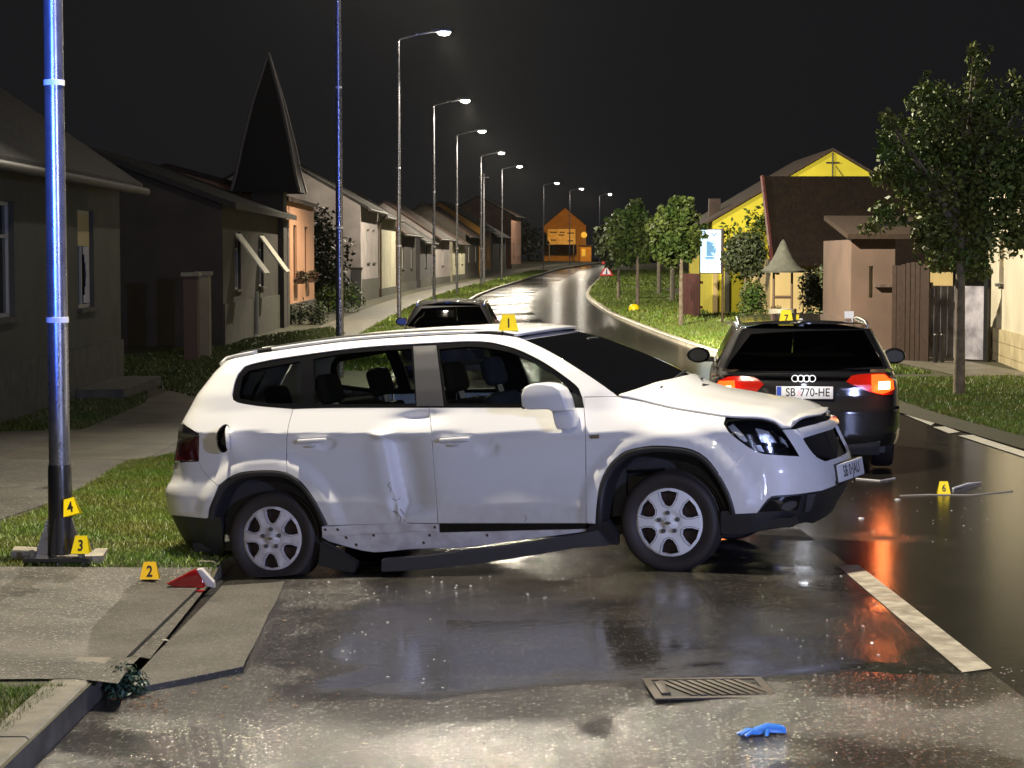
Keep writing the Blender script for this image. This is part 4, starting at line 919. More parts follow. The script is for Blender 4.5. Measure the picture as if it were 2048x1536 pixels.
# temporary warning triangle and the smaller plate on top, beside the road
B = place(1213, 566); s = FPX / B[1]; tt = empty('warning_sign', tuple(B), math.radians(4), 'red edged white warning triangle on a stand at the right kerb', 'road sign')
M['sign_red'] = mat('sign_red', (.70, .06, .05), .4, emit=(.7, .05, .06), es=.10); M['sign_white'] = mat('sign_white', (.85, .80, .80), .4, emit=(1, .85, .85), es=.30)  # faint emission painted into the sign colours
R_ = 14.5 / s
def tri(r, zc): return [(r * math.cos(a), zc + r * math.sin(a)) for a in (math.pi / 2, math.pi * 7 / 6, math.pi * 11 / 6)]
zc = 13 / s + .35
prism('border', tri(R_ * 1.12, zc), -.02, .02, M['sign_red'], tt, bev=.004); prism('face', tri(R_ * .70, zc), -.03, -.021, M['sign_white'], tt)
prism('symbol', [(-.07, zc - .18), (.07, zc - .18), (.03, zc + .22), (-.03, zc + .22)], -.036, -.031, mat('sign_blue', (.08, .07, .22), .5), tt)
for x_ in (-.3, .3): tube('leg', [(x_ * .5, .05, zc), (x_, .35, 0)], .02, M['zinc'], tt, 6)
top = zc + R_ * 1.12 + .02
for x_ in (-.19, .17): prism('upper_plate', [(x_ - .16, top - .05), (x_ + .16, top - .05), (x_ + .08, top + .38), (x_ - .08, top + .38)], -.02, .02, M['sign_white'] if x_ > 0 else M['sign_red'], tt)
tube('mast', [(0, .04, 0), (0, .04, top + .3)], .025, M['zinc'], tt, 8)
B = place(1268, 622); yd = empty('yellow_dome', tuple(B), 0, 'yellow plastic dome on the grass below the round trees', 'marker')
lathe('shell', [(0, .26), (.09, .25), (.16, .20), (.20, .10), (.215, 0)], M['marker'], yd, 20); lathe('base_ring', [(.215, 0), (.24, 0), (.24, .03), (.212, .03)], M['marker_deep'], yd, 20)

# ------------------------------------------------------------------ car bodies: a skin wrapped round the plan outline
def table(pts, lo, hi, blur=.0):
    a = np.array(pts, float); xs = np.arange(lo, hi, .004); v = np.interp(xs, a[:, 0], a[:, 1])
    if blur:
        n = max(3, int(blur / .004) | 1); k = np.hanning(n + 2)[1:-1]; k /= k.sum(); v = np.convolve(np.pad(v, n // 2, mode='edge'), k, 'valid')
    return lambda t: np.interp(t, xs, v)
def catmull(P, n=8):
    P = np.array(P, float); Q = np.vstack([2 * P[0] - P[1], P, 2 * P[-1] - P[-2]]); out = []
    for i in range(1, len(Q) - 2):
        for t in np.arange(n) / n:
            p0, p1, p2, p3 = Q[i - 1:i + 3]
            out.append(.5 * (2 * p1 + (p2 - p0) * t + (2 * p0 - 5 * p1 + 4 * p2 - p3) * t * t + (3 * p1 - p0 - 3 * p2 + p3) * t ** 3))
    out.append(P[-1]); return np.array(out)
class Skin:
    def __init__(s, plan, xm, Fx, Rx, soff, origin, yaw, pitch=0.0, W=.91):
        c = catmull(plan, 12); d = np.r_[0, np.cumsum(np.hypot(*np.diff(c, axis=0).T))]
        s.L = d[-1]; s.cx = lambda u: np.interp(u, d, c[:, 0]); s.cw = lambda u: np.interp(u, d, c[:, 1])
        s.xm, s.xf, s.xr, s.Fx, s.Rx, s.soff, s.W = xm, c[0, 0], c[-1, 0], Fx, Rx, soff, W
        F = np.array([math.cos(yaw), -math.sin(yaw), 0]); S = np.array([-math.sin(yaw), -math.cos(yaw), 0]); U = np.array([0, 0, 1.])
        s.F = F * math.cos(pitch) + U * math.sin(pitch); s.U = U * math.cos(pitch) - F * math.sin(pitch); s.S = S; s.O = np.array(origin, float)
        s.B = np.column_stack([s.F, -s.S, s.U])
    def local(s, u, z, side=1):
        u = np.asarray(u, float); z = np.asarray(z, float); far = u > s.L; uu = np.where(far, 2 * s.L - u, u)
        X = s.cx(uu); w = s.cw(uu)
        f = np.clip((X - s.xm) / (s.xf - s.xm), 0, 1); r = np.clip((X - s.xm) / (s.xr - s.xm), 0, 1)
        x = X - s.Fx(z) * f * f + s.Rx(z) * r * r
        sd = np.where(far, -1, 1) * side
        w = w + s.soff(x, z, sd) * np.clip(w / s.W, 0, 1) ** .7
        return np.stack([x, -w * np.where(far, -1, 1), z + 0 * x], -1)
    def world(s, p): return s.O + np.asarray(p) @ s.B.T
    def matrix(s):
        m = Matrix.Identity(4)
        for i in range(3):
            for j in range(3): m[i][j] = float(s.B[i, j])
            m[i][3] = float(s.O[i])
        return m
    def normal(s, u, z, side=1, off=0):
        e = 4e-3; du = s.local(u + e, z, side) - s.local(u - e, z, side); dz = s.local(u, z + e, side) - s.local(u, z - e, side)
        n = np.cross(dz, du); n /= np.linalg.norm(n, axis=-1)[..., None] + 1e-12; return n
    def inv(s, pts, ulo=None, uhi=None, zlo=.15, zhi=1.66):
        ulo = 0 if ulo is None else ulo; uhi = s.L if uhi is None else uhi
        us = np.linspace(ulo, uhi, 420); zs = np.linspace(zlo, zhi, 170); Ug, Zg = np.meshgrid(us, zs)
        loc = s.local(Ug, Zg); Wd = s.world(loc); n = s.normal(Ug, Zg) @ s.B.T; v = Wd - CAMP
        face = (n * v).sum(-1) < 0.02 * np.linalg.norm(v, axis=-1); p = proj(Wd); out = []
        for q in pts:
            dd = ((p - np.array(q)) ** 2).sum(-1) + np.where(face, 0, 1e4); k = dd.argmin(); u, z = Ug.flat[k], Zg.flat[k]
            hu, hz = (uhi - ulo) / 420, (zhi - zlo) / 170
            for _ in range(4):
                a, b = np.meshgrid(np.clip(u + np.linspace(-1, 1, 9) * hu, ulo, uhi), z + np.linspace(-1, 1, 9) * hz)
                d2 = ((proj(s.world(s.local(a, b))) - np.array(q)) ** 2).sum(-1); k = d2.argmin(); u, z = a.flat[k], b.flat[k]; hu *= .3; hz *= .3
            out.append((u, z))
        return out
def smooth_px(P, corner=38, step=14, closed=True):
    P = np.array(P, float); n = len(P); out = []
    def isc(i):
        a, b = P[i] - P[i - 1], P[(i + 1) % n] - P[i]
        c = (a @ b) / (np.linalg.norm(a) * np.linalg.norm(b) + 1e-9); return math.degrees(math.acos(max(-1, min(1, c)))) > corner
    C = [isc(i) for i in range(n)]
    for i in range(n if closed else n - 1):
        j = (i + 1) % n; p1, p2 = P[i], P[j]
        p0 = P[i - 1] if not C[i] and (closed or i > 0) else 2 * p1 - p2; p3 = P[(j + 1) % n] if not C[j] and (closed or j < n - 1) else 2 * p2 - p1
        k = max(1, int(round(np.linalg.norm(p2 - p1) / step)))
        for t in np.arange(k) / k:
            out.append(.5 * (2 * p1 + (p2 - p0) * t + (2 * p0 - 5 * p1 + 4 * p2 - p3) * t * t + (3 * p1 - p0 - 3 * p2 + p3) * t ** 3))
    if not closed: out.append(P[-1])
    return [tuple(q) for q in out]
def inset_poly(P, d):
    P = np.array(P, float); n = len(P); ar = np.sum(P[:, 0] * np.roll(P[:, 1], -1) - np.roll(P[:, 0], -1) * P[:, 1]); sg = 1 if ar > 0 else -1; out = []
    for i in range(n):
        a = P[i] - P[i - 1]; b = P[(i + 1) % n] - P[i]; a /= np.linalg.norm(a) + 1e-12; b /= np.linalg.norm(b) + 1e-12
        na, nb = np.array([-a[1], a[0]]) * sg, np.array([-b[1], b[0]]) * sg; m = na + nb; L = np.linalg.norm(m)
        m = m / L if L > 1e-6 else na; k = max(.4, m @ na); out.append(tuple(P[i] + m * d / k))
    return out
def skin_mesh(name, sk, poly, m, parent, off=0.0, inset=.0025, th=.012, grid=.035, holes=(), side=1, flip=False):
    if inset: poly = inset_poly(poly, inset)
    holes = [inset_poly(h, -inset) if inset else h for h in holes]
    W, T = tri_poly(poly, grid, holes); u, z = W[:, 0], W[:, 1]
    N = sk.normal(u, z, side); P = sk.local(u, z, side) + N * off
    if flip: P = P * [1, -1, 1]; N = N * [1, -1, 1]
    T = T if flip else T[:, ::-1]
    cnt = {}
    for t in T:
        for a, b in ((t[0], t[1]), (t[1], t[2]), (t[2], t[0])): cnt[(a, b)] = 1
    Bd = [(a, b) for (a, b) in cnt if (b, a) not in cnt]
    V = list(P); Fs = [tuple(t) for t in T]; nl = [N[i] for t in T for i in t]
    if th:
        idx = {}
        for a, b in Bd:
            for q in (a, b):
                if q not in idx: idx[q] = len(V); V.append(P[q] - N[q] * th)
        for a, b in Bd:
            f = (b, a, idx[a], idx[b]); Fs.append(f)
            fn = np.cross(np.array(V[a]) - V[b], np.array(V[idx[a]]) - V[b]); fn = fn / (np.linalg.norm(fn) + 1e-12)
            nl += [fn] * 4
    o = mesh(name, V, Fs, m, parent)
    o.data.polygons.foreach_set('use_smooth', [True] * len(o.data.polygons))
    o.data.normals_split_custom_set([tuple(float(c) for c in v) for v in nl])
    return o
def both(name, sk, poly, m, parent, **k):
    a = skin_mesh(name, sk, poly, m, parent, **k); skin_mesh(name, sk, poly, m, parent, side=-1, flip=True, **k); return a
def loft(name, rows, m, parent, smooth=True, solid=0.0):
    """rows of equal length joined to a sheet"""
    n = len(rows[0]); V = [p for r in rows for p in r]; Fs = []
    for i in range(len(rows) - 1):
        for k in range(n - 1): q = i * n + k; Fs.append((q, q + 1, q + n + 1, q + n))
    o = mesh(name, V, Fs, m, parent, smooth, 60)
    if solid:
        md = o.modifiers.new('thickness', 'SOLIDIFY'); md.thickness = solid; md.offset = -1
    return o

# ================================================================== the damaged white car
zc_ = lambda x: .897 - .057 * (x + .48)
U1 = table([(-.9, -.10), (-.75, -.06), (-.62, -.022), (-.55, -.006), (-.45, .004), (-.3, -.010), (-.13, -.024), (-.03, -.012), (0, 0), (.15, -.060), (.26, -.090), (.4, -.145), (.52, -.21), (.62, -.285), (.7, -.38)], -1, 1, .012)
U2 = table([(-.9, -.10), (-.75, -.06), (-.62, -.022), (-.55, -.006), (-.45, .004), (-.3, -.006), (-.13, -.010), (-.025, -.004), (0, 0), (.04, -.014), (.09, -.045), (.13, -.085), (.17, -.14), (.22, -.22), (.3, -.36), (.6, -.6)], -1, 1, .030)
def suv_soff(x, z, sd):
    d = z - zc_(x); f = sstep(-.45, .12, x); o = U1(d) * (1 - f) + U2(d) * f
    for xh in (0.0, -2.76):
        r = np.hypot(x - xh, z - .33); o = o + .024 * (1 - sstep(.50, .60, r)) * sstep(.2, .4, z)
    for xh in (-2.31, -1.17):   # dished recess behind the door handles
        zz = z - (.93 if xh < -2 else .835); r = np.hypot((x - xh - .02) / .10, zz / .055); o = o - .016 * (1 - sstep(.35, 1.0, r))
    near = np.asarray(sd) > 0
    # crumpled rear door
    e = (x + 1.79 + .157 * (z - .45)); band = sstep(.42, .52, z) * (1 - sstep(.90, .965, z))
    dent = -.095 * np.where(e > .03, np.exp(-((e - .03) / .17) ** 2), np.exp(-((e - .03) / .018) ** 2)) + .014 * np.exp(-((e + .06) / .08) ** 2)
    dent = dent * band - .030 * np.exp(-((x + 1.62) / .16) ** 2 - ((z - 1.06) / .035) ** 2)
    dent = dent + .036 * np.exp(-((x + 1.87) / .065) ** 2 - ((z - .960) / .026) ** 2)
    dent = dent - .03 * np.exp(-((x + 1.80) / .05) ** 2 - ((z - .52) / .05) ** 2) + .008 * np.sin(x * 90) * np.exp(-((x + 1.80) / .06) ** 2 - ((z - .50) / .08) ** 2)
    return o + np.where(near, dent, 0.0)
suv_plan = [(.95, 0), (.945, .2), (.925, .40), (.88, .57), (.80, .71), (.68, .80), (.50, .855), (.28, .88), (0, .893), (-.4, .902), (-1.0, .908), (-1.7, .910), (-2.4, .906), (-2.9, .897), (-3.2, .882), (-3.42, .845), (-3.56, .77), (-3.645, .66), (-3.69, .5), (-3.715, .25), (-3.72, 0)]
FX = table([(0, .22), (.15, .16), (.25, .11), (.33, .05), (.42, .0), (.52, 0), (.60, .012), (.70, .05), (.80, .085), (.86, .12), (.92, .19), (1.0, .30), (1.1, .42), (1.2, .55), (1.7, .8)], 0, 2, .03)
RX = table([(0, .2), (.2, .12), (.35, .05), (.5, 0), (.665, 0), (.70, .02), (.74, .062), (.86, .09), (1.13, .18), (1.3, .29), (1.45, .43), (1.53, .53), (1.62, .75), (2, 1.2)], 0, 2, .02)
PSI = math.radians(20); PITCH = math.radians(5)
_F = np.array([math.cos(PSI), -math.sin(PSI), 0]); _S = np.array([-math.sin(PSI), -math.cos(PSI), 0]); _U = np.array([0, 0, 1.0])
_U2 = _U * math.cos(PITCH) - _F * math.sin(PITCH)
HUBZ = .312
suv_o = at(1338, 1045, 12.31) - _S * .87 - _U2 * HUBZ
SK = Skin(suv_plan, -1.4, FX, RX, suv_soff, suv_o, PSI, PITCH)
suv = empty('damaged_car'); suv.matrix_world = SK.matrix()
tag(suv, 'white people carrier with a dented rear door and flat rear tyre, standing across the lane', 'car')
I = lambda pts, **k: SK.inv(smooth_px(pts, **k)); I0 = lambda pts: SK.inv(pts)
CW = M['car_white']
DLO_top = [(464, 790), (468, 770), (476, 748), (489, 733), (530, 722), (582, 713.5), (670, 701), (757, 692), (889, 684.5), (942, 682.5), (975, 684), (1003, 689.5), (1040, 701), (1088, 725), (1137, 759), (1157, 777), (1164, 795), (1168, 815)]
DLO_bot = [(858, 815), (670, 815.5), (586, 817.5), (516, 811.5), (474, 804), (465, 798)]
arch_r = [(416, 1036), (418, 1018), (427, 995), (439, 972), (455, 957), (476, 946.5), (501, 942.5), (530, 941), (555, 942), (576, 946.5), (595, 958), (612, 975), (628, 998), (641, 1021), (654, 1050)]
arch_f = [(1191, 1047.7), (1193.7, 1007), (1200, 968), (1213, 939), (1231, 917), (1253, 902), (1289, 893.7), (1317, 891.8), (1344, 893), (1371, 896.4), (1398, 905.5), (1421, 925), (1441, 953), (1457, 982), (1466, 1007), (1471, 1028)]
side_poly = [(1168, 815), (1168, 794), (1237, 793), (1200, 766), (1150, 733), (1100, 703), (1060, 684), (1030, 673), (985, 667.5), (860, 671), (700, 682), (560, 700), (470, 716), (434, 725), (413, 737), (398, 754), (381, 780), (364, 830), (360, 844), (398, 869), (397, 922), (402, 936), (418, 956), (436, 972), (455, 957), (476, 946.5), (501, 942.5), (530, 941), (555, 942), (574, 946), (573, 905), (575, 862), (586, 817.5), (516, 811.5), (474, 804), (465, 798)] + DLO_top[:-1]
M['rail_black'] = mat('rail_black', (.008, .008, .008), .6)
cx0, cz0 = I0([(447, 877)])[0]
hole = [(cx0 + .062 * math.cos(a), cz0 + .093 * math.sin(a)) for a in np.linspace(0, 2 * math.pi, 28, endpoint=False)]
sp = I(side_poly)
skin_mesh('body_side', SK, sp, CW, suv, holes=[hole]); skin_mesh('body_side', SK, sp, CW, suv, side=-1, flip=True)
skin_mesh('filler_recess', SK, [(cx0 + .075 * math.cos(a), cz0 + .105 * math.sin(a)) for a in np.linspace(0, 2 * math.pi, 24, endpoint=False)], M['gloss_black'], suv, off=-.045, inset=0, th=0)
hp = SK.local(cx0, cz0); sgn_ = lathe('filler_flap', [(0, -.006), (.080, -.006), (.088, 0), (.080, .006), (0, .006)], CW, suv, 28, 'y'); sgn_.location = (hp[0] + .075, hp[1] - .075, hp[2]); sgn_.rotation_euler = (0, 0, math.radians(-72))
lathe('filler_cap', [(0, -.01), (.03, -.01), (.034, .02)], M['plastic'], suv, 16, 'y').location = (hp[0] - .005, hp[1] + .03, hp[2] - .02)
door_r = [(586, 817.5), (670, 815.5), (858, 815), (861, 840), (869, 950), (876, 1047), (806, 1046), (740, 1049), (656, 1051), (641, 1021), (628, 998), (612, 975), (595, 958), (574, 946), (573, 905), (575, 862)]
dr = skin_mesh('door', SK, I(door_r), CW, suv, grid=.012); dr['label'] = 'dented rear door'; skin_mesh('door', SK, I(door_r), CW, suv, side=-1, flip=True)
door_f = [(858, 815), (1168, 815), (1171, 870), (1172, 1047), (1020, 1047), (876, 1047), (869, 950), (861, 840)]
df = both('door', SK, I(door_f), CW, suv)
fender = [(1168, 815), (1168, 794), (1237, 793), (1275, 801), (1310, 809.5), (1351, 818.5), (1400, 826.5), (1452, 834.5), (1448, 848), (1458, 864), (1484, 885), (1509, 902), (1441, 953), (1421, 925), (1398, 905.5), (1371, 896.4), (1344, 893), (1317, 891.8), (1289, 893.7), (1253, 902), (1231, 917), (1213, 939), (1200, 968), (1193.7, 1007), (1191, 1048), (1172, 1047), (1171, 870)]
both('fender', SK, I(fender), CW, suv)
# front bumper skin, wrapped round to the middle; grille openings left free
lip = I0([(1566, 858), (1585.6, 843), (1610, 836)])
bz0 = I0([(1672, 977)])[0][1]; u_g = I0([(1606, 877)])[0]
low = I([(1434, 949), (1441, 953), (1457, 982), (1466, 1007), (1471, 1028)], closed=False) + I([(1514, 1026), (1517, 1022), (1535, 998), (1544, 992), (1595, 988), (1644, 981)], closed=False)
hlow = I([(1599, 913), (1566, 911), (1525, 907.5), (1509, 902), (1502, 897)], closed=False)
gr_top = I0([(1606, 876.5)])[0]; gr_bl = I([(1606, 877), (1617, 895), (1634, 914.8), (1650, 922.5)], closed=False)
front_poly = [p for p in low] + [(0.02, low[-1][1]), (0.02, gr_bl[-1][1] - .005), (gr_bl[-1][0] * .45, gr_bl[-1][1] - .004)] + gr_bl[::-1] + I0([(1593, 858.5), (1566, 859), (1580, 881.6)]) + hlow
front_poly = [(max(u, 0.0), z) for u, z in front_poly]
fp = front_poly
both('front_bumper', SK, fp, CW, suv, inset=0, th=.02, off=-.0012)
gz_t = gr_top[1]
both('grille_bar', SK, [(0.0, gz_t + .003), (0.0, gz_t + .058), (gr_top[0] + .02, gz_t + .058), (gr_top[0], gz_t)], CW, suv, off=.012, inset=0, th=.05)
hoodlip_z = I0([(1646, 828)])[0][1]
both('grille', SK, [(0.0, gr_bl[-1][1] - .03), (0.0, hoodlip_z + .02), (lip[1][0] + .03, hoodlip_z + .02), (gr_top[0] + .05, gz_t), (gr_bl[1][0] + .04, gr_bl[1][1] - .03)], M['rail_black'], suv, off=-.045, inset=0, th=0)
both('lower_bumper', SK, I([(1441, 1070), (1441, 1025), (1480, 1020), (1520, 1008), (1548, 985), (1600, 981), (1650, 974)], closed=False) + [(0.0, bz0 - .01), (0.0, .20), (.35, .20)] + I0([(1615, 1047), (1560, 1059), (1478, 1071)]), M['plastic'], suv, off=-.016, inset=0, th=.05)
both('fog_surround', SK, I([(1544, 996), (1606, 991), (1598, 1022), (1520, 1025), (1540, 1000)]), M['gloss_black'], suv, off=-.012, inset=0, th=.0)
both('fog_trim', SK, I([(1614, 990), (1632, 986), (1620, 1022), (1609, 1024)]), M['plastic_grey'], suv, off=.004, inset=0, th=.03)
fg = SK.inv([(1580, 1012)])[0]
both('fog_lamp', SK, [(fg[0] + .055 * math.cos(a), fg[1] + .028 * math.sin(a)) for a in np.linspace(0, 2 * math.pi, 16, endpoint=False)], M['plastic_grey'], suv, off=-.004, inset=0, th=.02)
# rear bumper, tailgate, lights
rbp = I([(416, 1036), (418, 1018), (427, 995), (436, 972), (418, 956), (402, 936), (397, 923), (346, 925)], closed=False)
zb_r = I0([(330, 985)])[0][1]; zl_r = I0([(330, 1029)])[0][1]
both('rear_bumper', SK, rbp + [(rbp[-1][0] + .10, rbp[-1][1] - .02), (rbp[-1][0] + .12, .70), (SK.L, .70), (SK.L, zl_r), (I0([(340, 1030)])[0][0], zl_r)] + I0([(352, 1031), (412, 1037)]), CW, suv, inset=.001)
both('lower_bumper', SK, I0([(440, 1036), (417, 1034), (352, 1029)]) + [(SK.L - .3, zl_r + .02), (SK.L, zl_r + .02), (SK.L, .27)] + I0([(362, 1088), (420, 1110), (445, 1110)]), M['plastic'], suv, off=-.014, inset=0, th=.03)
tlp = I0([(360.5, 846), (397, 870), (396, 920.5), (346, 923)]); tle = SK.L - .28
tz0, tz1 = tlp[3][1], tlp[0][1]; tsp = I0([(346, 882), (397, 872)])
both('tail_light', SK, [tsp[0], tsp[1], tlp[2], tlp[3], (tlp[3][0] + .16, tz0 + .02), (tlp[3][0] + .16, tsp[0][1])], M['tail_red'], suv, off=.006, th=.02)
both('tail_light_top', SK, [tlp[0], tlp[1], tsp[1], tsp[0], (tlp[3][0] + .16, tsp[0][1]), (tlp[0][0] + .14, tz1)], M['tail_smoke'], suv, off=.006, th=.02)
tu = tlp[3][0] + .165
both('tailgate', SK, [(tu, .72), (tu, tz1 + .01), (tlp[0][0] + .03, tz1 + .02), (I0([(413, 737)])[0][0] + .03, 1.50), (SK.L, 1.53), (SK.L, .72)], CW, suv, inset=.002)
skin_mesh('rear_window', SK, [(tu + .12, 1.13), (tu + .12, 1.42), (2 * SK.L - tu - .12, 1.42), (2 * SK.L - tu - .12, 1.13)], M['tint_glass'], suv, off=.008)
# window band: black frame with panes let in
panes = [[(477, 790), (485, 752), (496, 741), (600, 722), (601, 806), (540, 806), (480, 797)], [(626, 717), (700, 705), (822, 696), (830, 806), (740, 808), (627, 808)], [(878, 697), (945, 692), (1003, 700), (1040, 712), (1088, 737), (1130, 768), (1150, 790), (1155, 807), (890, 807)]]
pn_uz = [I(p) for p in panes]
dlo = I(DLO_top + DLO_bot)
both('window_frame', SK, dlo, M['gloss_black'], suv, off=-.007, holes=pn_uz, inset=0, th=.02)
for p in pn_uz: both('window', SK, p, M['glass'], suv, off=-.010, inset=-.004, th=0)
bp = I([(826, 692), (872, 690), (887, 812), (833, 812)]); both('pillar_cover', SK, bp, M['plastic_grey'], suv, off=-.003, inset=0, th=.006)
# roof, windscreen, bonnet
ra = SK.local(*np.array(I([(1035, 674), (985, 667.5), (860, 671), (700, 682), (560, 700), (470, 716), (434, 725)], closed=False)).T)
ro = []
for p in ra:
    we = -p[1]; ro.append([(p[0] + .10 * (1 - t * t) * (1 if p is ra[0] else 0) , -we * t, p[2] + .004 + .022 * (1 - t * t)) for t in np.linspace(1, -1, 17)])
ro[0] = [(a[0] + .10 * (1 - t * t), a[1], a[2] - .008 * (1 - t * t)) for a, t in zip(ro[0], np.linspace(1, -1, 17))]
loft('roof', ro[::-1], CW, suv, solid=.02)
rr = [tuple(p + np.array([0, .022, .012])) for p in SK.local(*np.array(I([(1028, 675), (1000, 671), (940, 668), (860, 669), (700, 680), (600, 693), (480, 713)], closed=False)).T)]
for s_ in (1, -1): tube('roof_rail', [(a, b * s_, c) for a, b, c in rr], .021, M['rail_black'], suv, 8)
wa = SK.local(*np.array(I([(1033, 675), (1060, 684), (1100, 703), (1150, 733), (1200, 766), (1237, 793)], closed=False)).T)
ws = []
for k, p in enumerate(wa):
    f = k / (len(wa) - 1); we = -p[1] - .012
    ws.append([(p[0] + (.10 + .17 * f) * (1 - t * t), -we * t, p[2] - .002 + (.012 * (1 - f) + .045 * f) * (1 - t * t)) for t in np.linspace(1, -1, 19)])
loft('windscreen', ws, M['glass'], suv)
loft('cowl', [[(a, b, c + .004) for a, b, c in ws[-1]], [(a + .10, b * .98, c - .045) for a, b, c in ws[-1]]], M['plastic'], suv)
for (ya, yb) in ((-.55, .05), (.08, .60)):
    i0 = min(range(19), key=lambda i: abs(ws[-1][i][1] - ya)); i1 = min(range(19), key=lambda i: abs(ws[-1][i][1] - yb))
    pa, pb_ = Vector(ws[-1][i0]), Vector(ws[-1][i1]); tube('wiper', [pa + Vector((.05, 0, .0)), pa.lerp(pb_, .5) + Vector((.0, 0, .03)), pb_ + Vector((-.06, 0, .06))], .009, M['plastic'], suv, 6)
he = I([(1237, 793), (1275, 801), (1310, 809.5), (1351, 818.5), (1400, 826.5), (1452, 834.5), (1488, 836.6), (1521, 838), (1548, 845), (1563, 857)], closed=False) + I([(1581, 856.5), (1586, 843), (1612, 836)], closed=False)
hl3 = SK.local(*np.array(he).T); tip = SK.local(0.0, hoodlip_z); hr = []
side_n = len(hl3)
e_all = list(hl3) + [SK.local(he[-1][0] * q, he[-1][1] * q + hoodlip_z * (1 - q)) for q in (.66, .33, .08)]
xr_ = ws[-1]
for k, p in enumerate(e_all):
    we = max(-p[1] - .003, .012); f = k / (len(e_all) - 1)
    kk = .085 if f > .3 else .085 + .02 * (1 - f / .3)
    row = [(p[0] + .24 * (1 - f) ** 3 * (1 - t * t), -we * t, p[2] + kk * (we ** 2) * (1 - t * t) * (1 + .18 * math.exp(-((abs(t) - .62) / .16) ** 2))) for t in np.linspace(1, -1, 21)]
    hr.append(row)
loft('bonnet', hr, CW, suv, solid=.015)
# headlights
M['reflect'] = mat('reflect', (.55, .55, .58), .25, metal=.35, bump=.25, bscale=60, bdist=.01)
hl_px = [(1448, 848), (1453, 839.6), (1488, 836.6), (1521, 838), (1548.5, 846), (1562, 858), (1580, 881.6), (1599, 913), (1566, 911.5), (1525, 908), (1509, 901), (1484, 885.5), (1458.6, 864)]
for s_, fl in ((1, False), (-1, True)):
    hlm = skin_mesh('headlight', SK, I(hl_px), M['gloss_black'], suv, off=-.05, inset=.002, th=.0, side=s_, flip=fl)
    skin_mesh('bezel', SK, I(hl_px), M['gloss_black'], hlm, off=.001, inset=.001, th=.05, holes=[inset_poly(I(hl_px), .013)], side=s_, flip=fl)
    skin_mesh('lens', SK, inset_poly(I(hl_px), .008), M['lens'], hlm, off=.000, inset=0, th=0, side=s_, flip=fl)
    skin_mesh('reflector', SK, I([(1456, 850), (1466, 845), (1482, 862), (1496, 884), (1488, 884), (1470, 868)]), M['reflect'], hlm, off=-.018, inset=0, th=.03, side=s_, flip=fl)
    skin_mesh('reflector', SK, I([(1512, 850), (1540, 858), (1558, 884), (1545, 886), (1524, 884)]), M['reflect'], hlm, off=-.030, inset=0, th=.02, side=s_, flip=fl)
    skin_mesh('reflector', SK, I([(1562, 872), (1572, 880), (1580, 894), (1566, 884)]), M['reflect'], hlm, off=-.012, inset=0, th=.02, side=s_, flip=fl)
    skin_mesh('turn_lamp', SK, I([(1510, 890), (1522, 889), (1530, 904), (1518, 902)]), M['reflect'], hlm, off=-.02, inset=0, th=.02, side=s_, flip=fl)
    skin_mesh('lamp_divider', SK, I([(1500, 884), (1582, 886), (1584, 891), (1504, 890)]), M['gloss_black'], hlm, off=-.012, inset=0, th=.03, side=s_, flip=fl)
# wheel arches: lip, inner liner
for ar, hx in ((arch_f, 0.0), (arch_r, -2.76)):
    au = SK.inv(smooth_px(ar, closed=False)); ar3 = SK.local(*np.array(au).T)
    for s_ in (1, -1):
        rows = [[(hx + (p[0] - hx) * k, s_ * (p[1] + d), HUBZ + (p[2] - HUBZ) * k) for p in ar3] for k, d in ((1.0, .004), (.985, -.004), (.94, -.004), (.915, .010), (.90, .05), (.88, .22), (.86, .36))]
        loft('wheel_arch', rows if s_ > 0 else [r[::-1] for r in rows], M['plastic'], suv)
        loft('inner_arch', [[(p[0], s_ * (p[1] + .36), p[2]) for p in ar3], [(hx, s_ * (ar3[0][1] + .37), HUBZ)] * len(ar3)], M['plastic'], suv, smooth=False)
# exposed sill, the gap above it and the trim hanging from the front
sill_px = [(643, 1054), (690, 1051), (798, 1045), (806, 1040), (814, 1047), (876, 1047.5), (878, 1066), (1000, 1063), (1171, 1058.5), (1170, 1066), (1105, 1074), (1000, 1088), (930, 1098), (860, 1099), (815, 1101), (745, 1107), (700, 1098), (655, 1086), (642, 1078)]
sl = skin_mesh('sill', SK, I(sill_px, step=20), M['sill_white'], suv, off=-.022, inset=0, th=.09, grid=.03)
skin_mesh('sill_step', SK, I([(643, 1055), (690, 1052), (798, 1046), (806, 1042), (814, 1048), (876, 1049), (877, 1065), (812, 1064), (800, 1066), (720, 1070), (644, 1074)], step=20), M['sill_white'], sl, off=-.008, inset=0, th=.03)
skin_mesh('sill_seal', SK, I0([(877, 1049), (1171, 1045), (1171, 1060), (878, 1067)]), M['gloss_black'], suv, off=-.016, inset=0, th=.03)
M['rust'] = mat('rust', (.09, .04, .03), .7)
hs = None
for (hx_, hy_) in ((675, 1060), (650, 1060), (691, 1078), (745, 1073), (857, 1073), (972, 1073), (710, 1092), (845, 1088), (869, 1055)):
    u_, z_ = I0([(hx_, hy_)])[0]; q = skin_mesh('clip_hole', SK, [(u_ - .009, z_ - .009), (u_ + .009, z_ - .009), (u_ + .009, z_ + .009), (u_ - .009, z_ + .009)], M['rust'], sl, off=-.004 if hy_ < 1068 and hx_ < 876 else -.0195, inset=0, th=0, grid=.05)
rocker = [SK.local(u_, z_, -1) for u_, z_ in I0([(1172, 1048), (654, 1051), (654, 1095), (1172, 1085)])]
for s_ in (-1,): mesh('sill', [(p[0], -p[1], p[2]) for p in rocker], [(0, 1, 2, 3)], M['plastic'], suv)
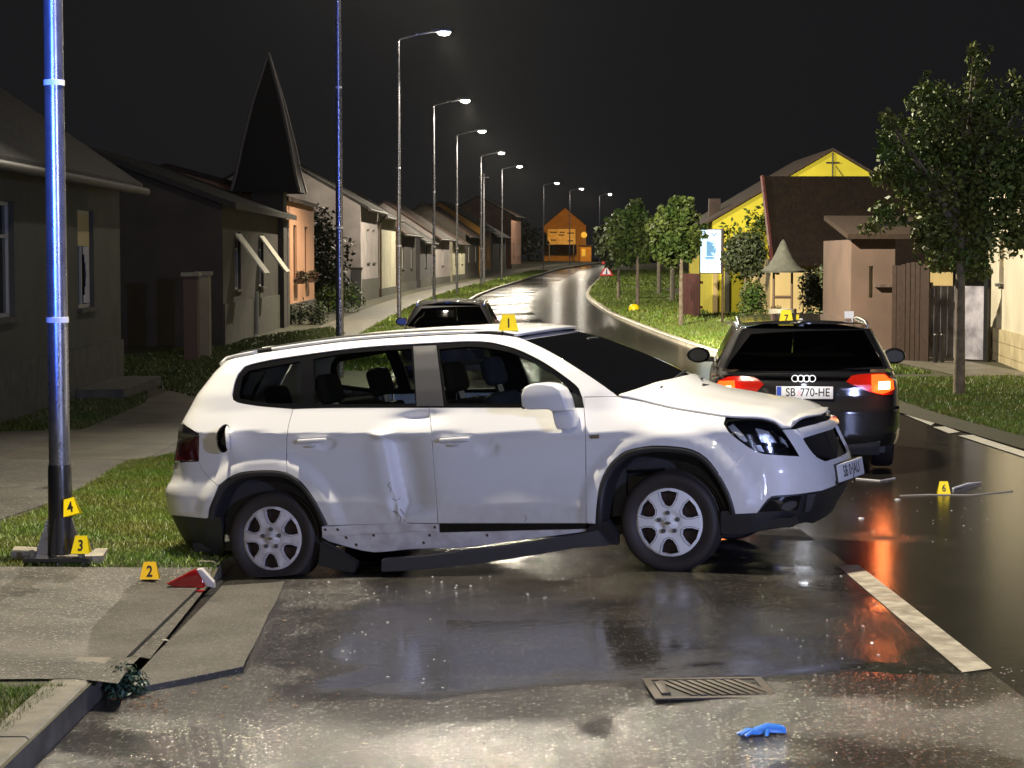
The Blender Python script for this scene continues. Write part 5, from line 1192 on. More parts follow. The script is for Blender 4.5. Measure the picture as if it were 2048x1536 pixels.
def wpt(px, py, w): 
    d = ray(px, py); p0 = SK.O + SK.S * w; t_ = ((p0 - CAMP) @ SK.S) / (d @ SK.S); P = CAMP + d * t_ - SK.O; return P @ SK.F, P @ SK.U
# scratches of torn paint in the dent
for pts in ([(779, 965), (776, 972), (783, 978), (780, 984)], [(785, 997), (793, 1001), (800, 996)], [(786, 1022), (794, 1025), (802, 1034), (800, 1044)], [(800, 1018), (808, 1028), (810, 1042)], [(1050, 1030), (1054, 1036), (1050, 1042)]):
    uz = I0(pts); q = [SK.local(u_, z_) + SK.normal(u_, z_) * .002 for u_, z_ in uz]; tube('tear', q, .0019, M['rust'], dr if pts[0][0] < 900 else df, 5)
def bar(name, px_top, px_bot, w0, th, m, parent, w1=None):
    n = len(px_top); w1 = w0 if w1 is None else w1; V = []
    for k in range(n):
        w = w0 + (w1 - w0) * k / (n - 1)
        for (q, dw) in ((px_top[k], -.0), (px_bot[k], 0.0)):
            x, z = wpt(*q, w); V.append((x, -w - dw, z)); 
        xa, za = wpt(*px_top[k], w); xb, zb2 = wpt(*px_bot[k], w); V.append((xb, -w + th, zb2)); V.append((xa, -w + th, za))
    Fs = []
    for k in range(n - 1):
        for j in range(4): Fs.append((k * 4 + j, k * 4 + (j + 1) % 4, (k + 1) * 4 + (j + 1) % 4, (k + 1) * 4 + j))
    Fs += [(3, 2, 1, 0), tuple((n - 1) * 4 + j for j in range(4))]
    o = mesh(name, V, Fs, m, parent); bm = bmesh.new(); bm.from_mesh(o.data); bmesh.ops.recalc_face_normals(bm, faces=bm.faces)
    bmesh.ops.bevel(bm, geom=[e for e in bm.edges], offset=.006, segments=2, affect='EDGES', clamp_overlap=True); bm.to_mesh(o.data); bm.free(); o.data.polygons.foreach_set('use_smooth', [True] * len(o.data.polygons)); o.data.set_sharp_from_angle(angle=.7); return o
ht = bar('hanging_trim', [(762, 1119), (860, 1110), (960, 1098), (1060, 1084), (1150, 1070), (1196, 1060)], [(762, 1144), (850, 1140), (960, 1127), (1060, 1112), (1150, 1096), (1215, 1092)], .95, .09, M['plastic_grey'], suv, .90); ht['label'] = 'torn off side trim hanging from the front arch'
bar('torn_trim', [(640, 1082), (675, 1100), (714, 1124)], [(636, 1130), (672, 1140), (706, 1146)], .90, .05, M['plastic'], suv)
fb_ = I0([(1172, 1062), (1190, 1047), (1232, 1060), (1233, 1092), (1190, 1094), (1172, 1080)]); both('arch_end', SK, [fb_[0], fb_[1], fb_[1], fb_[5]][:0] or I0([(1171, 1060), (1191, 1044), (1215, 1044), (1236, 1075), (1236, 1091), (1171, 1090)]), M['plastic'], suv, off=-.006, inset=0, th=.04)
# number plate
pc = SK.local(0.0, .50); pl_ = box('number_plate', -.006, .006, -.26, .26, -.056, .056, M['white_plastic'], suv, .003)
pl_.location = (pc[0] + .035, .0, pc[2] + .005); pl_.rotation_euler = (0, math.radians(-4), math.radians(-7))
box('plate_holder', -.02, -.0065, -.275, .265, -.066, .062, M['plastic'], pl_)
PM = Matrix.Translation((.0068, 0, 0)) @ Matrix.Rotation(math.radians(90), 4, 'Z') @ Matrix.Rotation(math.radians(90), 4, 'X')
text('plate_lettering', 'SB 0·JAU', M['ink'], pl_, PM, .10, .0004, .92, .01)
# handles, mirror, badge
for (hx_, hy_) in ((627, 884), (912, 882)):
    for s_ in (1, -1):
        u_, z_ = I0([(hx_, hy_)])[0]; p = SK.local(u_, z_, -1)
        h = box('handle', -.105, .105, -.012, .012, -.014, .014, CW, suv, .008); h.location = (p[0], s_ * (p[1] - .022), p[2] + .01)
        h2 = box('handle_lip', -.035, .035, -.008, .006, -.040, -.028, CW, h, .004)
mir_px = [(1050, 812), (1049, 790), (1054, 774), (1068, 767), (1090, 765), (1112, 768), (1126, 777), (1136, 795), (1142, 820), (1110, 823), (1104, 817), (1062, 818)]
stk_px = [(1106, 818), (1143, 818), (1151, 838), (1149, 855), (1140, 859), (1117, 858), (1112, 845)]
for s_ in (1, -1):
    pm_ = [wpt(*q, 1.03) for q in mir_px]; mo = prism('mirror', pm_, -s_ * 1.10, -s_ * .93, CW, suv, 'y', .03)
    ps = [wpt(*q, .96) for q in stk_px]; prism('mirror_stalk', ps, -s_ * 1.0, -s_ * .86, CW, mo, 'y', .012)
    box('mirror_glass', min(q[0] for q in pm_) - .004, min(q[0] for q in pm_) + .004, -s_ * 1.015 - .06, -s_ * 1.015 + .06, min(q[1] for q in pm_) + .03, max(q[1] for q in pm_) - .03, M['gloss_black'], mo)
rp = I([(1178, 870), (1198, 868), (1198, 876), (1182, 877)], step=30); both('side_repeater', SK, rp, M['chrome'], suv, off=.006, inset=0, th=.01)
# cabin
box('floor', -3.4, .75, -.78, .78, .24, .30, M['plastic'], suv); box('bulkhead', -.05, .6, -.70, .70, .30, .86, M['plastic'], suv)
box('dashboard', -.62, .10, -.72, .72, .62, 1.04, M['seat'], suv, .06); box('door_card', -3.2, -.3, -.74, -.70, .35, .98, M['seat'], suv); box('door_card', -3.2, -.3, .70, .74, .35, .98, M['seat'], suv)
def seat(x, y, w=.48, h=.60, head=True):
    s_ = box('seat', x - .25, x + .26, y - w / 2, y + w / 2, .42, .58, M['seat'], suv, .05)
    Mx = Matrix.Translation((x - .22, y, .56)) @ Matrix.Rotation(math.radians(-14), 4, 'Y')
    box('backrest', -.07, .07, -w / 2 + .01, w / 2 - .01, 0, h, M['seat'], s_, .05, Mx)
    if head: box('headrest', -.055, .055, -.14, .14, h + .05, h + .26, M['seat'], s_, .05, Mx); box('headrest_post', -.012, .012, -.05, .05, h - .02, h + .08, M['chrome'], s_, 0, Mx)
seat(-1.14, -.37); seat(-1.14, .37); seat(-2.05, -.42, .44, .58); seat(-2.05, .02, .4, .56, False); seat(-2.05, .44, .44, .58); seat(-2.85, -.35, .5, .5); seat(-2.85, .35, .5, .5)
lathe('steering_wheel', [(.165, -.012), (.185, -.012), (.19, 0), (.185, .012), (.165, .012), (.16, 0), (.165, -.012)], M['seat'], suv, 24).matrix_local = Matrix.Translation((-.66, .37, 1.0)) @ Matrix.Rotation(math.radians(-62), 4, 'Y')
box('inner_mirror', -.70, -.67, -.09, .13, 1.42, 1.48, M['plastic'], suv, .01)
# wheels
def hubcap(parent, rot=0.0, m=None, bend=0):
    R_ = .222; hol = []; hi_ = []
    for k in range(6):
        a0_ = math.radians(60 * k + 30) + rot
        pts = [(.196, -17), (.199, 0), (.196, 17), (.150, 18), (.112, 13), (.098, 0), (.112, -13), (.150, -18)]
        hol.append([(r * math.cos(a0_ + math.radians(d)), r * math.sin(a0_ + math.radians(d))) for r, d in pts])
    out = [(R_ * math.cos(a), R_ * math.sin(a)) for a in np.linspace(0, 2 * math.pi, 72, endpoint=False)]
    grv = []
    hols = [inset_poly(h, 0) for h in hol]
    W, T = tri_poly(out, .016, hols)
    r = np.hypot(W[:, 0], W[:, 1]); y = -.092 - .020 * (1 - (r / R_) ** 2) + .016 * sstep(.205, .222, r) + .012 * np.exp(-((r - .06) / .02) ** 2) - .014 * (1 - sstep(.028, .036, r))
    V = [(a, b, c) for a, b, c in zip(W[:, 0], y, W[:, 1])]; Fs = [tuple(t) for t in T]
    cnt = {(a, b) for t in T for a, b in ((t[0], t[1]), (t[1], t[2]), (t[2], t[0]))}; idx = {}
    for a, b in [(a, b) for a, b in cnt if (b, a) not in cnt]:
        for q in (a, b):
            if q not in idx:
                idx[q] = len(V); v = V[q]; rr_ = math.hypot(v[0], v[2]); k_ = 1.0 if rr_ > .21 else 1.0
                V.append((v[0] * k_, v[1] + .03, v[2] * k_))
        Fs.append((b, a, idx[a], idx[b]))
    o = mesh('hubcap', V, Fs, m or M['silver'], parent, True, 30)
    gb = bmesh.new()
    for h in hol:       # raised bead round each opening
        hh = inset_poly(h, -.008); pts = [(p[0], -.0945 - .020 * (1 - (math.hypot(*p) / R_) ** 2) , p[1]) for p in hh if math.hypot(*p) < .193]
        i0 = max(range(len(hh)), key=lambda i: math.hypot(*hh[i])); 
        ordered = [hh[(2 + j) % 8] for j in range(7)]
        tube_bm(gb, [(p[0] * min(1, .2 / math.hypot(*p)), -.092 - .020 * (1 - (min(.2, math.hypot(*p)) / R_) ** 2), p[1] * min(1, .2 / math.hypot(*p))) for p in ordered], .0016, 5)
    bmobj('bead', gb, M['plastic_grey'], parent, True)
    return o
def wheel(x, y, far, rot=0.0, flat=False, dirty=False):
    w = empty('wheel', (x, y, HUBZ), math.pi if far else 0); w.parent = suv
    prof = [(.205, -.075), (.222, -.095), (.245, -.106), (.275, -.112), (.298, -.106), (.312, -.088), (.317, -.06), (.310, -.056), (.310, -.048), (.318, -.044), (.319, -.006), (.311, -.003), (.311, .003), (.319, .006), (.318, .044), (.310, .048), (.310, .056), (.317, .06), (.312, .088), (.298, .106), (.245, .106), (.205, .075)]
    t_ = lathe('tyre', prof, M['rubber'], w, 64, 'y')
    if flat:
        for v in t_.data.vertices:
            zc2 = -.246
            if v.co.z < zc2 + .05:
                k = min(1, (zc2 + .05 - v.co.z) / .10); v.co.y *= 1 + .28 * k
                if v.co.z < zc2: v.co.z = zc2 + (v.co.z - zc2) * .12
    lathe('rim', [(.0, -.03), (.10, -.035), (.19, -.03), (.207, -.07), (.212, -.082), (.205, -.09), (.2, .07), (.0, .07)], M['rust_steel'], w, 40, 'y')
    hubcap(w, rot, M['silver_dirty'] if dirty else M['silver'])
    nut = None
    for k in range(5):
        a = math.radians(90 + 72 * k) + rot * .3
        if nut is None: nut = lathe('lug_nut', [(0, -.012), (.010, -.012), (.014, -.004), (.014, .01), (0, .01)], M['trim_grey'], w, 10, 'y'); n_ = nut
        else: n_ = nut.copy(); COL.objects.link(n_); n_.parent = w
        n_.location = (.062 * math.cos(a), -.112, .062 * math.sin(a))
    prism('badge', [(-.022, -.004), (-.010, -.004), (-.008, -.010), (.012, -.010), (.010, -.004), (.022, -.004), (.018, .006), (.008, .006), (.006, .011), (-.012, .011), (-.010, .006), (-.020, .006)], -.130, -.118, M['chrome'], w)
    return w
wheel(0, -.775, False, math.radians(-3)); wr_ = wheel(-2.76, -.765, False, math.radians(-6), True, True); wr_.rotation_euler = (math.radians(-4), 0, math.radians(3))
wheel(0, .775, True); wheel(-2.76, .775, True)

# ================================================================== the black estate car ahead in the right lane
def est_soff(x, z, sd): return EU(z) + .012 * (1 - sstep(.42, .5, np.hypot(x - 1.03, z - .33))) + .012 * (1 - sstep(.42, .5, np.hypot(x - 3.84, z - .33)))
EU = table([(.1, -.12), (.2, -.06), (.32, -.01), (.45, .005), (.62, .0), (.80, -.004), (.84, -.004), (.95, -.045), (1.1, -.11), (1.3, -.22), (1.38, -.27), (1.43, -.36)], 0, 2, .02)
EF = table([(.1, .2), (.3, .04), (.5, 0), (.7, .05), (.85, .15), (.93, .30), (.96, .95), (1.2, 1.3), (1.42, 1.58), (2, 1.6)], 0, 2)
ER = table([(.15, .12), (.28, .03), (.36, .0), (.60, .0), (.64, .03), (.72, .055), (.86, .07), (.93, .10), (.96, .16), (1.1, .27), (1.3, .46), (1.38, .56), (1.43, .66), (2, 1)], 0, 2, .015)
est_plan = [(4.70, 0), (4.67, .3), (4.55, .6), (4.32, .79), (3.9, .88), (3.0, .91), (1.7, .912), (.85, .905), (.40, .872), (.19, .80), (.09, .66), (.03, .40), (.005, .2), (0, 0)]
def estate(origin, yaw, name, label, lights_on, first=False):
    E = Skin(est_plan, 1.5, EF, ER, est_soff, origin, yaw); r = empty(name); r.matrix_world = E.matrix(); tag(r, label, 'car')
    L2 = 2 * E.L; ua = lambda x: float(np.interp(-x, -np.array([E.cx(u) for u in np.linspace(0, E.L, 600)]), np.linspace(0, E.L, 600)))
    circ = lambda xc, R, far=False: [((L2 - ua(xc) if far else ua(xc)) + R * math.cos(a), .33 + R * math.sin(a)) for a in np.linspace(0, 2 * math.pi, 30, endpoint=False)]
    hole = [circ(x_, .36, f) for x_ in (1.03, 3.84) for f in (False, True)]
    skin_mesh('body', E, [(0.01, .25), (L2 - .01, .25), (L2 - .01, .93), (0.01, .93)], M['car_black'], r, holes=hole, inset=0, grid=.06)
    ring = np.linspace(0.01, L2 - .01, 160)
    loft('bonnet', [[tuple(E.local(u, z)) for u in ring] for z in (.9295, .94, .95, .962)], M['car_black'], r)
    return E, r, L2, ua
PSA = math.radians(-84.2)
M['mirror_dark'] = mat('mirror_dark', (.03, .032, .035), .25, spec=.3)
ao_ = at(1613, 900, 18.55); ao_[2] = float(z_road(ao_[0], 18.9)) + .0
E, est, L2, ua = estate(ao_, PSA, 'estate_car', 'black estate car seen from behind with its tail lights on, marker seven on its roof', True)
IE = lambda pts, lo=None, hi=None, **k: E.inv(smooth_px(pts, **k), L2 * .5 - 1.5 if lo is None else lo, L2 * .5 + 1.5 if hi is None else hi, .15, 1.45)
M['brake_red'] = mat('brake_red', (.35, .01, .005), .15, coat=.6, emit=(1.0, .035, .008), es=.05, bump=.3, bscale=90, bdist=.003)
M['brake_bulb'] = mat('brake_bulb', (.9, .4, .2), .3, emit=(1.0, .30, .09), es=45.0)
M['brake_glow'] = mat('brake_glow', (.6, .05, .01), .2, emit=(1.0, .13, .015), es=1.6)
tl_px = [(1430, 778), (1438, 762), (1457, 754), (1485, 753), (1511, 756), (1528, 769), (1514, 783), (1485, 787), (1457, 787)]
tr_px = [(1692, 764), (1703, 753), (1735, 749), (1768, 747), (1785, 760), (1789, 778), (1782, 789), (1763, 790), (1736, 783), (1710, 772)]
for px_, gl, bl in ((tl_px, [(1432, 776), (1440, 763), (1470, 762), (1472, 786), (1440, 786)], [(1441, 772), (1463, 772), (1463, 785), (1441, 785)]), (tr_px, [(1742, 752), (1768, 751), (1784, 762), (1786, 778), (1764, 788), (1742, 783)], [(1756, 765), (1777, 764), (1777, 778), (1756, 779)])):
    o = skin_mesh('tail_light', E, IE(px_), M['brake_red'], est, off=.010, inset=0, th=.03)
    skin_mesh('glow_panel', E, IE(gl), M['brake_glow'], o, off=.014, inset=0, th=.003); skin_mesh('bulb', E, IE(bl, step=8), M['brake_bulb'], o, off=.018, inset=0, th=.004)
    c_ = np.mean([E.local(*q) for q in IE(bl)], axis=0)
    lamp_light('brake_lamp_glow', tuple(c_ + np.array([-.10, 0, .0])), 2.5, (1.0, .16, .03), .05, parent=est)
gw_px = [(1502, 668), (1560, 664), (1640, 661), (1728, 660), (1764, 722), (1768, 733), (1610, 741), (1452, 737), (1458, 725)]
gz0, gz1 = .965, 1.405
rw = IE(gw_px)
s0, s1 = ua(3.45), ua(.75)
sw = [(ua(3.05), .985), (ua(.62), .985), (ua(.80), 1.30), (ua(2.62), 1.33)]
swf = [(L2 - u, z) for u, z in sw][::-1]; wsn = [(.03, .98), (ua(4.05), .98), (ua(4.28), 1.36), (.03, 1.36)]; wsf = [(L2 - u, z) for u, z in wsn][::-1]
skin_mesh('cabin', E, [(0.01, .962), (L2 - .01, .962), (L2 - .01, gz1), (.01, gz1)], M['car_black'], est, holes=[rw, sw, swf, wsn, wsf], inset=0, grid=.06)
for p in (rw, sw, swf, wsn, wsf): skin_mesh('window', E, p, M['tint_glass'], est, off=-.004, inset=-.003, th=0, grid=.08)
box('inner_dark', .55, 3.3, -.62, .62, .55, 1.0, M['seat'], est)
ring = [E.local(u, gz1) for u in np.linspace(.01, E.L, 40)]
loft('roof', [[(p[0], p[1] * t, p[2] + .035 * (1 - t * t)) for t in np.linspace(1, -1, 13)] for p in ring], M['car_black'], est)
M['rail'] = mat('rail', (.7, .68, .62), .25, metal=.9)
for s_ in (1, -1):
    pr = [E.local(ua(x_), 1.375) for x_ in (.82, 1.2, 1.8, 2.6, 3.2)]; q = [(p[0], s_ * (p[1] + .02), p[2] + d) for p, d in zip(pr, (.0, .030, .036, .034, .01))]
    tube('roof_rail', q, .019, M['rail'], est, 8)
chz = IE([(1495, 748), (1590, 746)], closed=False)
skin_mesh('chrome_strip', E, IE([(1493, 744), (1600, 743), (1700, 742), (1700, 745), (1600, 746.5), (1493, 748)]), M['chrome'], est, off=.006, inset=0, th=.012)
skin_mesh('bumper_step', E, [(E.L - .95, .615), (E.L + .95, .615), (E.L + .95, .64), (E.L - .95, .64)], M['car_black'], est, off=.03, inset=0, th=.05)
skin_mesh('diffuser', E, [(E.L - .75, .20), (E.L + .75, .20), (E.L + .70, .33), (E.L - .70, .33)], M['plastic_grey'], est, off=.012, inset=0, th=.05)
for px_ in (1586, ): pass
cen_ = [E.local(*E.inv([(1590 + 11.5 * k, 757)], L2 * .5 - .6, L2 * .5 + .6, .3, 1.2)[0]) for k in range(4)]
rg = None
for k, c_ in enumerate(cen_):
    bm = bmesh.new(); tube_bm(bm, [(0, .030 * math.cos(a), .030 * math.sin(a)) for a in np.linspace(0, 2 * math.pi, 25)], .0048, 6, False)
    rg = bmobj('ring_badge', bm, M['silver'], est, True); rg.location = (c_[0] - .012 - .002 * k, c_[1], c_[2])
pc_ = np.array(E.local(*E.inv([(1609, 785)], L2 * .5 - .6, L2 * .5 + .6, .3, 1.2)[0]))
pp = box('number_plate', -.005, .005, -.262, .262, -.058, .058, M['white_plastic'], est, .003); pp.location = (pc_[0] - .022, pc_[1], pc_[2]); pp.rotation_euler = (0, math.radians(2), 0)
PMr = Matrix.Translation((-.0058, -.02, 0)) @ Matrix.Rotation(math.radians(-90), 4, 'Z') @ Matrix.Rotation(math.radians(90), 4, 'X')
text('plate_lettering', 'SB', M['ink'], pp, PMr @ Matrix.Translation((-.150, 0, 0)), .108, .0004, .84, .008); text('plate_lettering', '770-HE', M['ink'], pp, PMr @ Matrix.Translation((.075, 0, 0)), .108, .0004, .84, .008)
M['plate_blue'] = mat('plate_blue', (.03, .08, .45), .4); M['crest_red'] = mat('crest_red', (.75, .35, .36), .5)
box('country_band', -.0062, -.0052, .215, .258, -.054, .054, M['plate_blue'], pp); 
cb = bmesh.new()
for a in range(3):
    for b in range(4):
        if (a + b) % 2 == 0: bx(cb, -.0060, -.0053, .055 - a * .012, .067 - a * .012, -.026 + b * .013, -.013 + b * .013)
bmobj('crest', cb, M['crest_red'], pp)
M['plate_glow'] = mat('plate_glow', (.9, .9, 1), .4, emit=(.85, .9, 1), es=.5)
lamp_light('plate_lamp_glow', (pc_[0] - .10, pc_[1], pc_[2] + .13), .9, (.85, .9, 1.0), .03, parent=est)
for s_ in (1, -1):
    bm = bmesh.new(); bmesh.ops.create_uvsphere(bm, u_segments=18, v_segments=10, radius=1)
    for v in bm.verts: v.co = Vector((2.72 + v.co.x * .07, s_ * (1.03) + v.co.y * .125, 1.0 + v.co.z * .085))
    mm = bmobj('wing_mirror', bm, M['car_black'], est, True); bm = bmesh.new(); bmesh.ops.create_circle(bm, segments=20, radius=1, cap_ends=True)
    for v in bm.verts: v.co = Vector((2.640, s_ * 1.03 + v.co.x * .095, 1.0 + v.co.y * .062))
    bmobj('mirror_glass', bm, M['mirror_dark'], mm); box('mirror_arm', 2.70, 2.76, min(s_ * .86, s_ * .96), max(s_ * .86, s_ * .96), .93, .98, M['plastic'], mm)
box('wiper', pc_[0] + .30, pc_[0] + .33, -.02, .42, .995, 1.01, M['plastic'], est)
lathe('exhaust_pipe', [(.03, -.06), (.035, -.06), (.035, .06), (.03, .06)], M['chrome'], est, 16).matrix_local = Matrix.Translation((.06, .48, .27)) @ Matrix.Rotation(math.radians(90), 4, 'Y')
lathe('exhaust_pipe', [(.03, -.06), (.035, -.06), (.035, .06), (.03, .06)], M['chrome'], est, 16).matrix_local = Matrix.Translation((.06, .58, .27)) @ Matrix.Rotation(math.radians(90), 4, 'Y')
for x_ in (1.03, 3.84):
    for s_ in (1, -1):
        w_ = empty('wheel', (x_, s_ * .77, .315), math.pi if s_ > 0 else 0); w_.parent = est
        lathe('tyre', [(.205, -.085), (.25, -.108), (.295, -.10), (.312, -.07), (.316, 0), (.312, .07), (.295, .10), (.25, .108), (.205, .085)], M['rubber'], w_, 40, 'y')
        lathe('rim', [(0, -.05), (.06, -.055), (.19, -.045), (.212, -.085), (.205, .07), (0, .07)], M['silver'], w_, 30, 'y')
box('underbody', .35, 4.4, -.75, .75, .20, .30, M['plastic'], est)
# second dark car, parked further on at the left kerb: the same body with other lights and plate left off
pk = copy_tree(est); pk.name = 'parked_car'
py_ = 36.0; pkp = np.array([-1.15, py_, float(z_road(-1.15, py_))])
mw = Matrix.Translation(Vector(pkp)) @ Matrix.Rotation(math.radians(90 - 1.0), 4, 'Z'); pk.matrix_world = mw
for k_ in ('group',):
    if k_ in pk: del pk[k_]
pk['label'] = 'dark car with light roof rails parked at the left kerb behind the white car'
OFFM = {M['brake_red'].name: M['tail_red'], M['brake_glow'].name: M['tail_red'], M['brake_bulb'].name: M['tail_red']}
def strip_car(o):
    for ch in list(o.children): strip_car(ch)
    if o.type in ('LIGHT', 'FONT') or o.name.split('.')[0] in ('ring_badge', 'crest', 'country_band', 'plate_lettering'):
        bpy.data.objects.remove(o, do_unlink=True); return
    if o.type == 'MESH' and o.data.materials and o.data.materials[0].name in OFFM:
        o.data = o.data.copy(); o.data.materials[0] = OFFM[o.data.materials[0].name]
strip_car(pk)

# ------------------------------------------------------------------ numbered evidence markers
def marker(num, loc, rz, label, w=.125, h=.105, m=None, tilt=(0, 0), fs=.085, top=.62):
    m = m or M['marker']; t = empty('evidence_marker', loc, 0, label, 'marker', 'numbered evidence markers'); t.rotation_euler = (tilt[0], tilt[1], rz)
    for s_ in (-1, 1):
        y_b, y_t = s_ * .035, s_ * .006; tk = .0016
        v = [(-w / 2, y_b, 0), (w / 2, y_b, 0), (w / 2 * top, y_t, h), (-w / 2 * top, y_t, h)]; v2 = [(a, b - s_ * tk, c) for a, b, c in v]
        mesh('panel', v + v2, [(0, 1, 2, 3), (7, 6, 5, 4), (0, 4, 5, 1), (1, 5, 6, 2), (2, 6, 7, 3), (3, 7, 4, 0)], m, t)
    box('ridge', -w / 2 * top, w / 2 * top, -.0065, .0065, h - .003, h, m, t)
    a = math.atan2(.029, h)
    text('number', num, M['ink'], t, Matrix.Translation((0, -.0228, h * .44)) @ Matrix.Rotation(math.radians(90) - a, 4, 'X'), fs, .0006, .80, .022)
    return t
best = min(((x_, w_) for x_ in np.linspace(-1.5, -.8, 36) for w_ in np.linspace(-.1, .58, 35)), key=lambda q: float(((proj(SK.world((q[0], -q[1], 1.570 + .022 * (1 - (q[1] / .62) ** 2)))) - np.array([1016, 664])) ** 2).sum()))
rp_ = SK.world((best[0], -best[1], 1.572 + .022 * (1 - (best[1] / .62) ** 2)))
marker('1', tuple(float(v) for v in rp_), math.radians(4), 'yellow marker with the number 1 on the white car roof', .128, .105)
g_ = G(300, 1157, lambda x, y: z_left(x, y) + .035); marker('2', tuple(g_), math.radians(3), 'orange yellow marker with the number 2 beside the broken red lens', .125, .108, M['marker_deep'], fs=.10)
g_ = at(163, 1106, 13.18); marker('3', (g_[0], g_[1], g_[2]), math.radians(-3), 'yellow marker with the number 3 at the foot of the near lamp post', .125, .115, fs=.10)
g_ = at(146, 1030, 13.22); marker('4', tuple(g_), math.radians(-4), 'yellow marker with the number 4 leaning high on the lamp post foot', .110, .115, tilt=(math.radians(-8), math.radians(-16)), fs=.10)
g_ = G(1887, 987); marker('6', tuple(g_), math.radians(-4), 'yellow marker with the number 6 on the wet road at right', .112, .105)
g_ = at(1572, 651, 19.25); mk7 = marker('7', tuple(g_), math.radians(-4), 'yellow marker with the number 7 on the black car roof', .145, .150, fs=.10)
g_ = at(1595, 633, 19.6); box_ = box('yellow_tag', -.013, .013, -.01, .01, -.10, .02, M['marker'], None); box_.location = tuple(g_); tag(box_, 'tiny yellow tag standing on the black car roof right of marker seven', 'tag')
g_ = at(1602, 652, 19.3); wc = lathe('bottle_cap', [(0, .075), (.018, .072), (.022, .03), (.028, 0), (0, 0)], M['white_plastic'], None, 12); wc.location = tuple(g_); tag(wc, 'small white bottle top on the black car roof', 'bottle')
g_ = at(1698, 648, 19.6); tw_ = empty('bright_spot_plate', tuple(g_), 0, 'stemmed white plate standing in for a bright spot on the black car roof', 'stand_in')  # white plate made up for a bright spot beside the right rail
box('stand_in', -.045, .045, -.004, .004, .055, .125, M['white_plastic'], tw_); tube('stem', [(.035, 0, 0), (.03, 0, .06)], .008, M['white_plastic'], tw_, 6)

# ------------------------------------------------------------------ debris and things on the road
g_ = G(392, 1166, lambda x, y: z_left(x, y) + .06); s_ = g_[1] / FPX
lp = [(-55, 4), (0, 33), (24, 31), (42, 6), (30, -6), (-30, -4)]
rl = empty('broken_lens', tuple(g_), 0, 'broken red tail light lens with a white band beside marker two', 'debris')
prism('red_shell', [(a * s_, b * s_) for a, b in [(-58, 0), (-8, 26), (2, 30), (22, -2), (18, -8), (-40, -6)]], -.05, .02, M['red_lens'], rl, bev=.006)
prism('white_band', [(a * s_, b * s_) for a, b in [(3, 30), (14, 31), (38, 4), (40, -8), (23, -4)]], -.048, .018, mat('lens_white', (.6, .57, .55), .3, coat=.5), rl, bev=.004)
prism('red_reflection', [(a * s_, b * s_) for a, b in [(-8, -10), (22, -10), (10, -22), (-14, -26)]], -.10, -.06, M['red_lens'], rl, bev=.003)  # solid red piece shaped in place of the lens reflection on the ground
# storm drain: frame, black sheet for the shade below, and bars
dc = G(1418, 1379); D0 = empty('storm_drain', (dc[0], dc[1], float(z_road(dc[0], dc[1])) + .003), math.radians(4), 'square iron storm drain grate set in the wet road', 'drain')
M['iron'] = mat('iron', (.045, .040, .034), .6, metal=.0, var=(.08, .055, .035), vscale=25, bump=.4, bscale=120, bdist=.002)
D0.scale = (.92, .72, 1)
box('pit_shade', -.25, .25, -.235, .235, .0, .002, M['ink'], D0)
fb = bmesh.new(); bx(fb, -.29, .29, -.285, -.237, 0, .007); bx(fb, -.29, .29, .237, .285, 0, .007); bx(fb, -.29, -.25, -.237, .237, 0, .007); bx(fb, .25, .29, -.237, .237, 0, .007); bmobj('frame', fb, M['iron'], D0)
b0_ = None
for k in range(9):
    if b0_ is None: b0_ = box('bar', -.014, .014, -.215, .215, .002, .009, M['iron'], D0, .002); b_ = b0_
    else: b_ = b0_.copy(); COL.objects.link(b_)
    b_.location = (-.15 + k * .046, 0, 0); b_.rotation_euler = (0, 0, math.radians(16))
box('lid_plate', -.245, -.20, -.16, .16, .002, .012, M['iron'], D0, .003)
# blue glove
g_ = G(1520, 1469); gb_ = bmesh.new(); rng = np.random.default_rng(5)
tube_bm(gb_, [(-.02, .0, .012), (.03, .004, .020), (.075, .0, .014), (.10, .006, .010)], [.018, .026, .024, .016], 9)
for k, (dx, dy) in enumerate(((-.075, .030), (-.088, .010), (-.085, -.010), (-.07, -.028), (.01, -.045))):
    a = Vector((-.01, dy * .4, .014)) if k < 4 else Vector((.03, -.01, .014)); tube_bm(gb_, [a, a.lerp(Vector((dx, dy, .010)), .55) + Vector((0, 0, .007)), Vector((dx, dy, .006))], [.010, .0085, .006], 7)
for v in gb_.verts: v.co += Vector([float(q) for q in noise.noise_vector(v.co * 55)]) * .010; v.co.z = max(v.co.z * .9, .002)
gl_ = bmobj('glove', gb_, mat('nitrile', (.07, .30, .85), .42), None, True); gl_.location = tuple(g_); gl_.rotation_euler = (0, 0, math.radians(14)); tag(gl_, 'crumpled blue rubber glove on the road near the drain', 'glove')
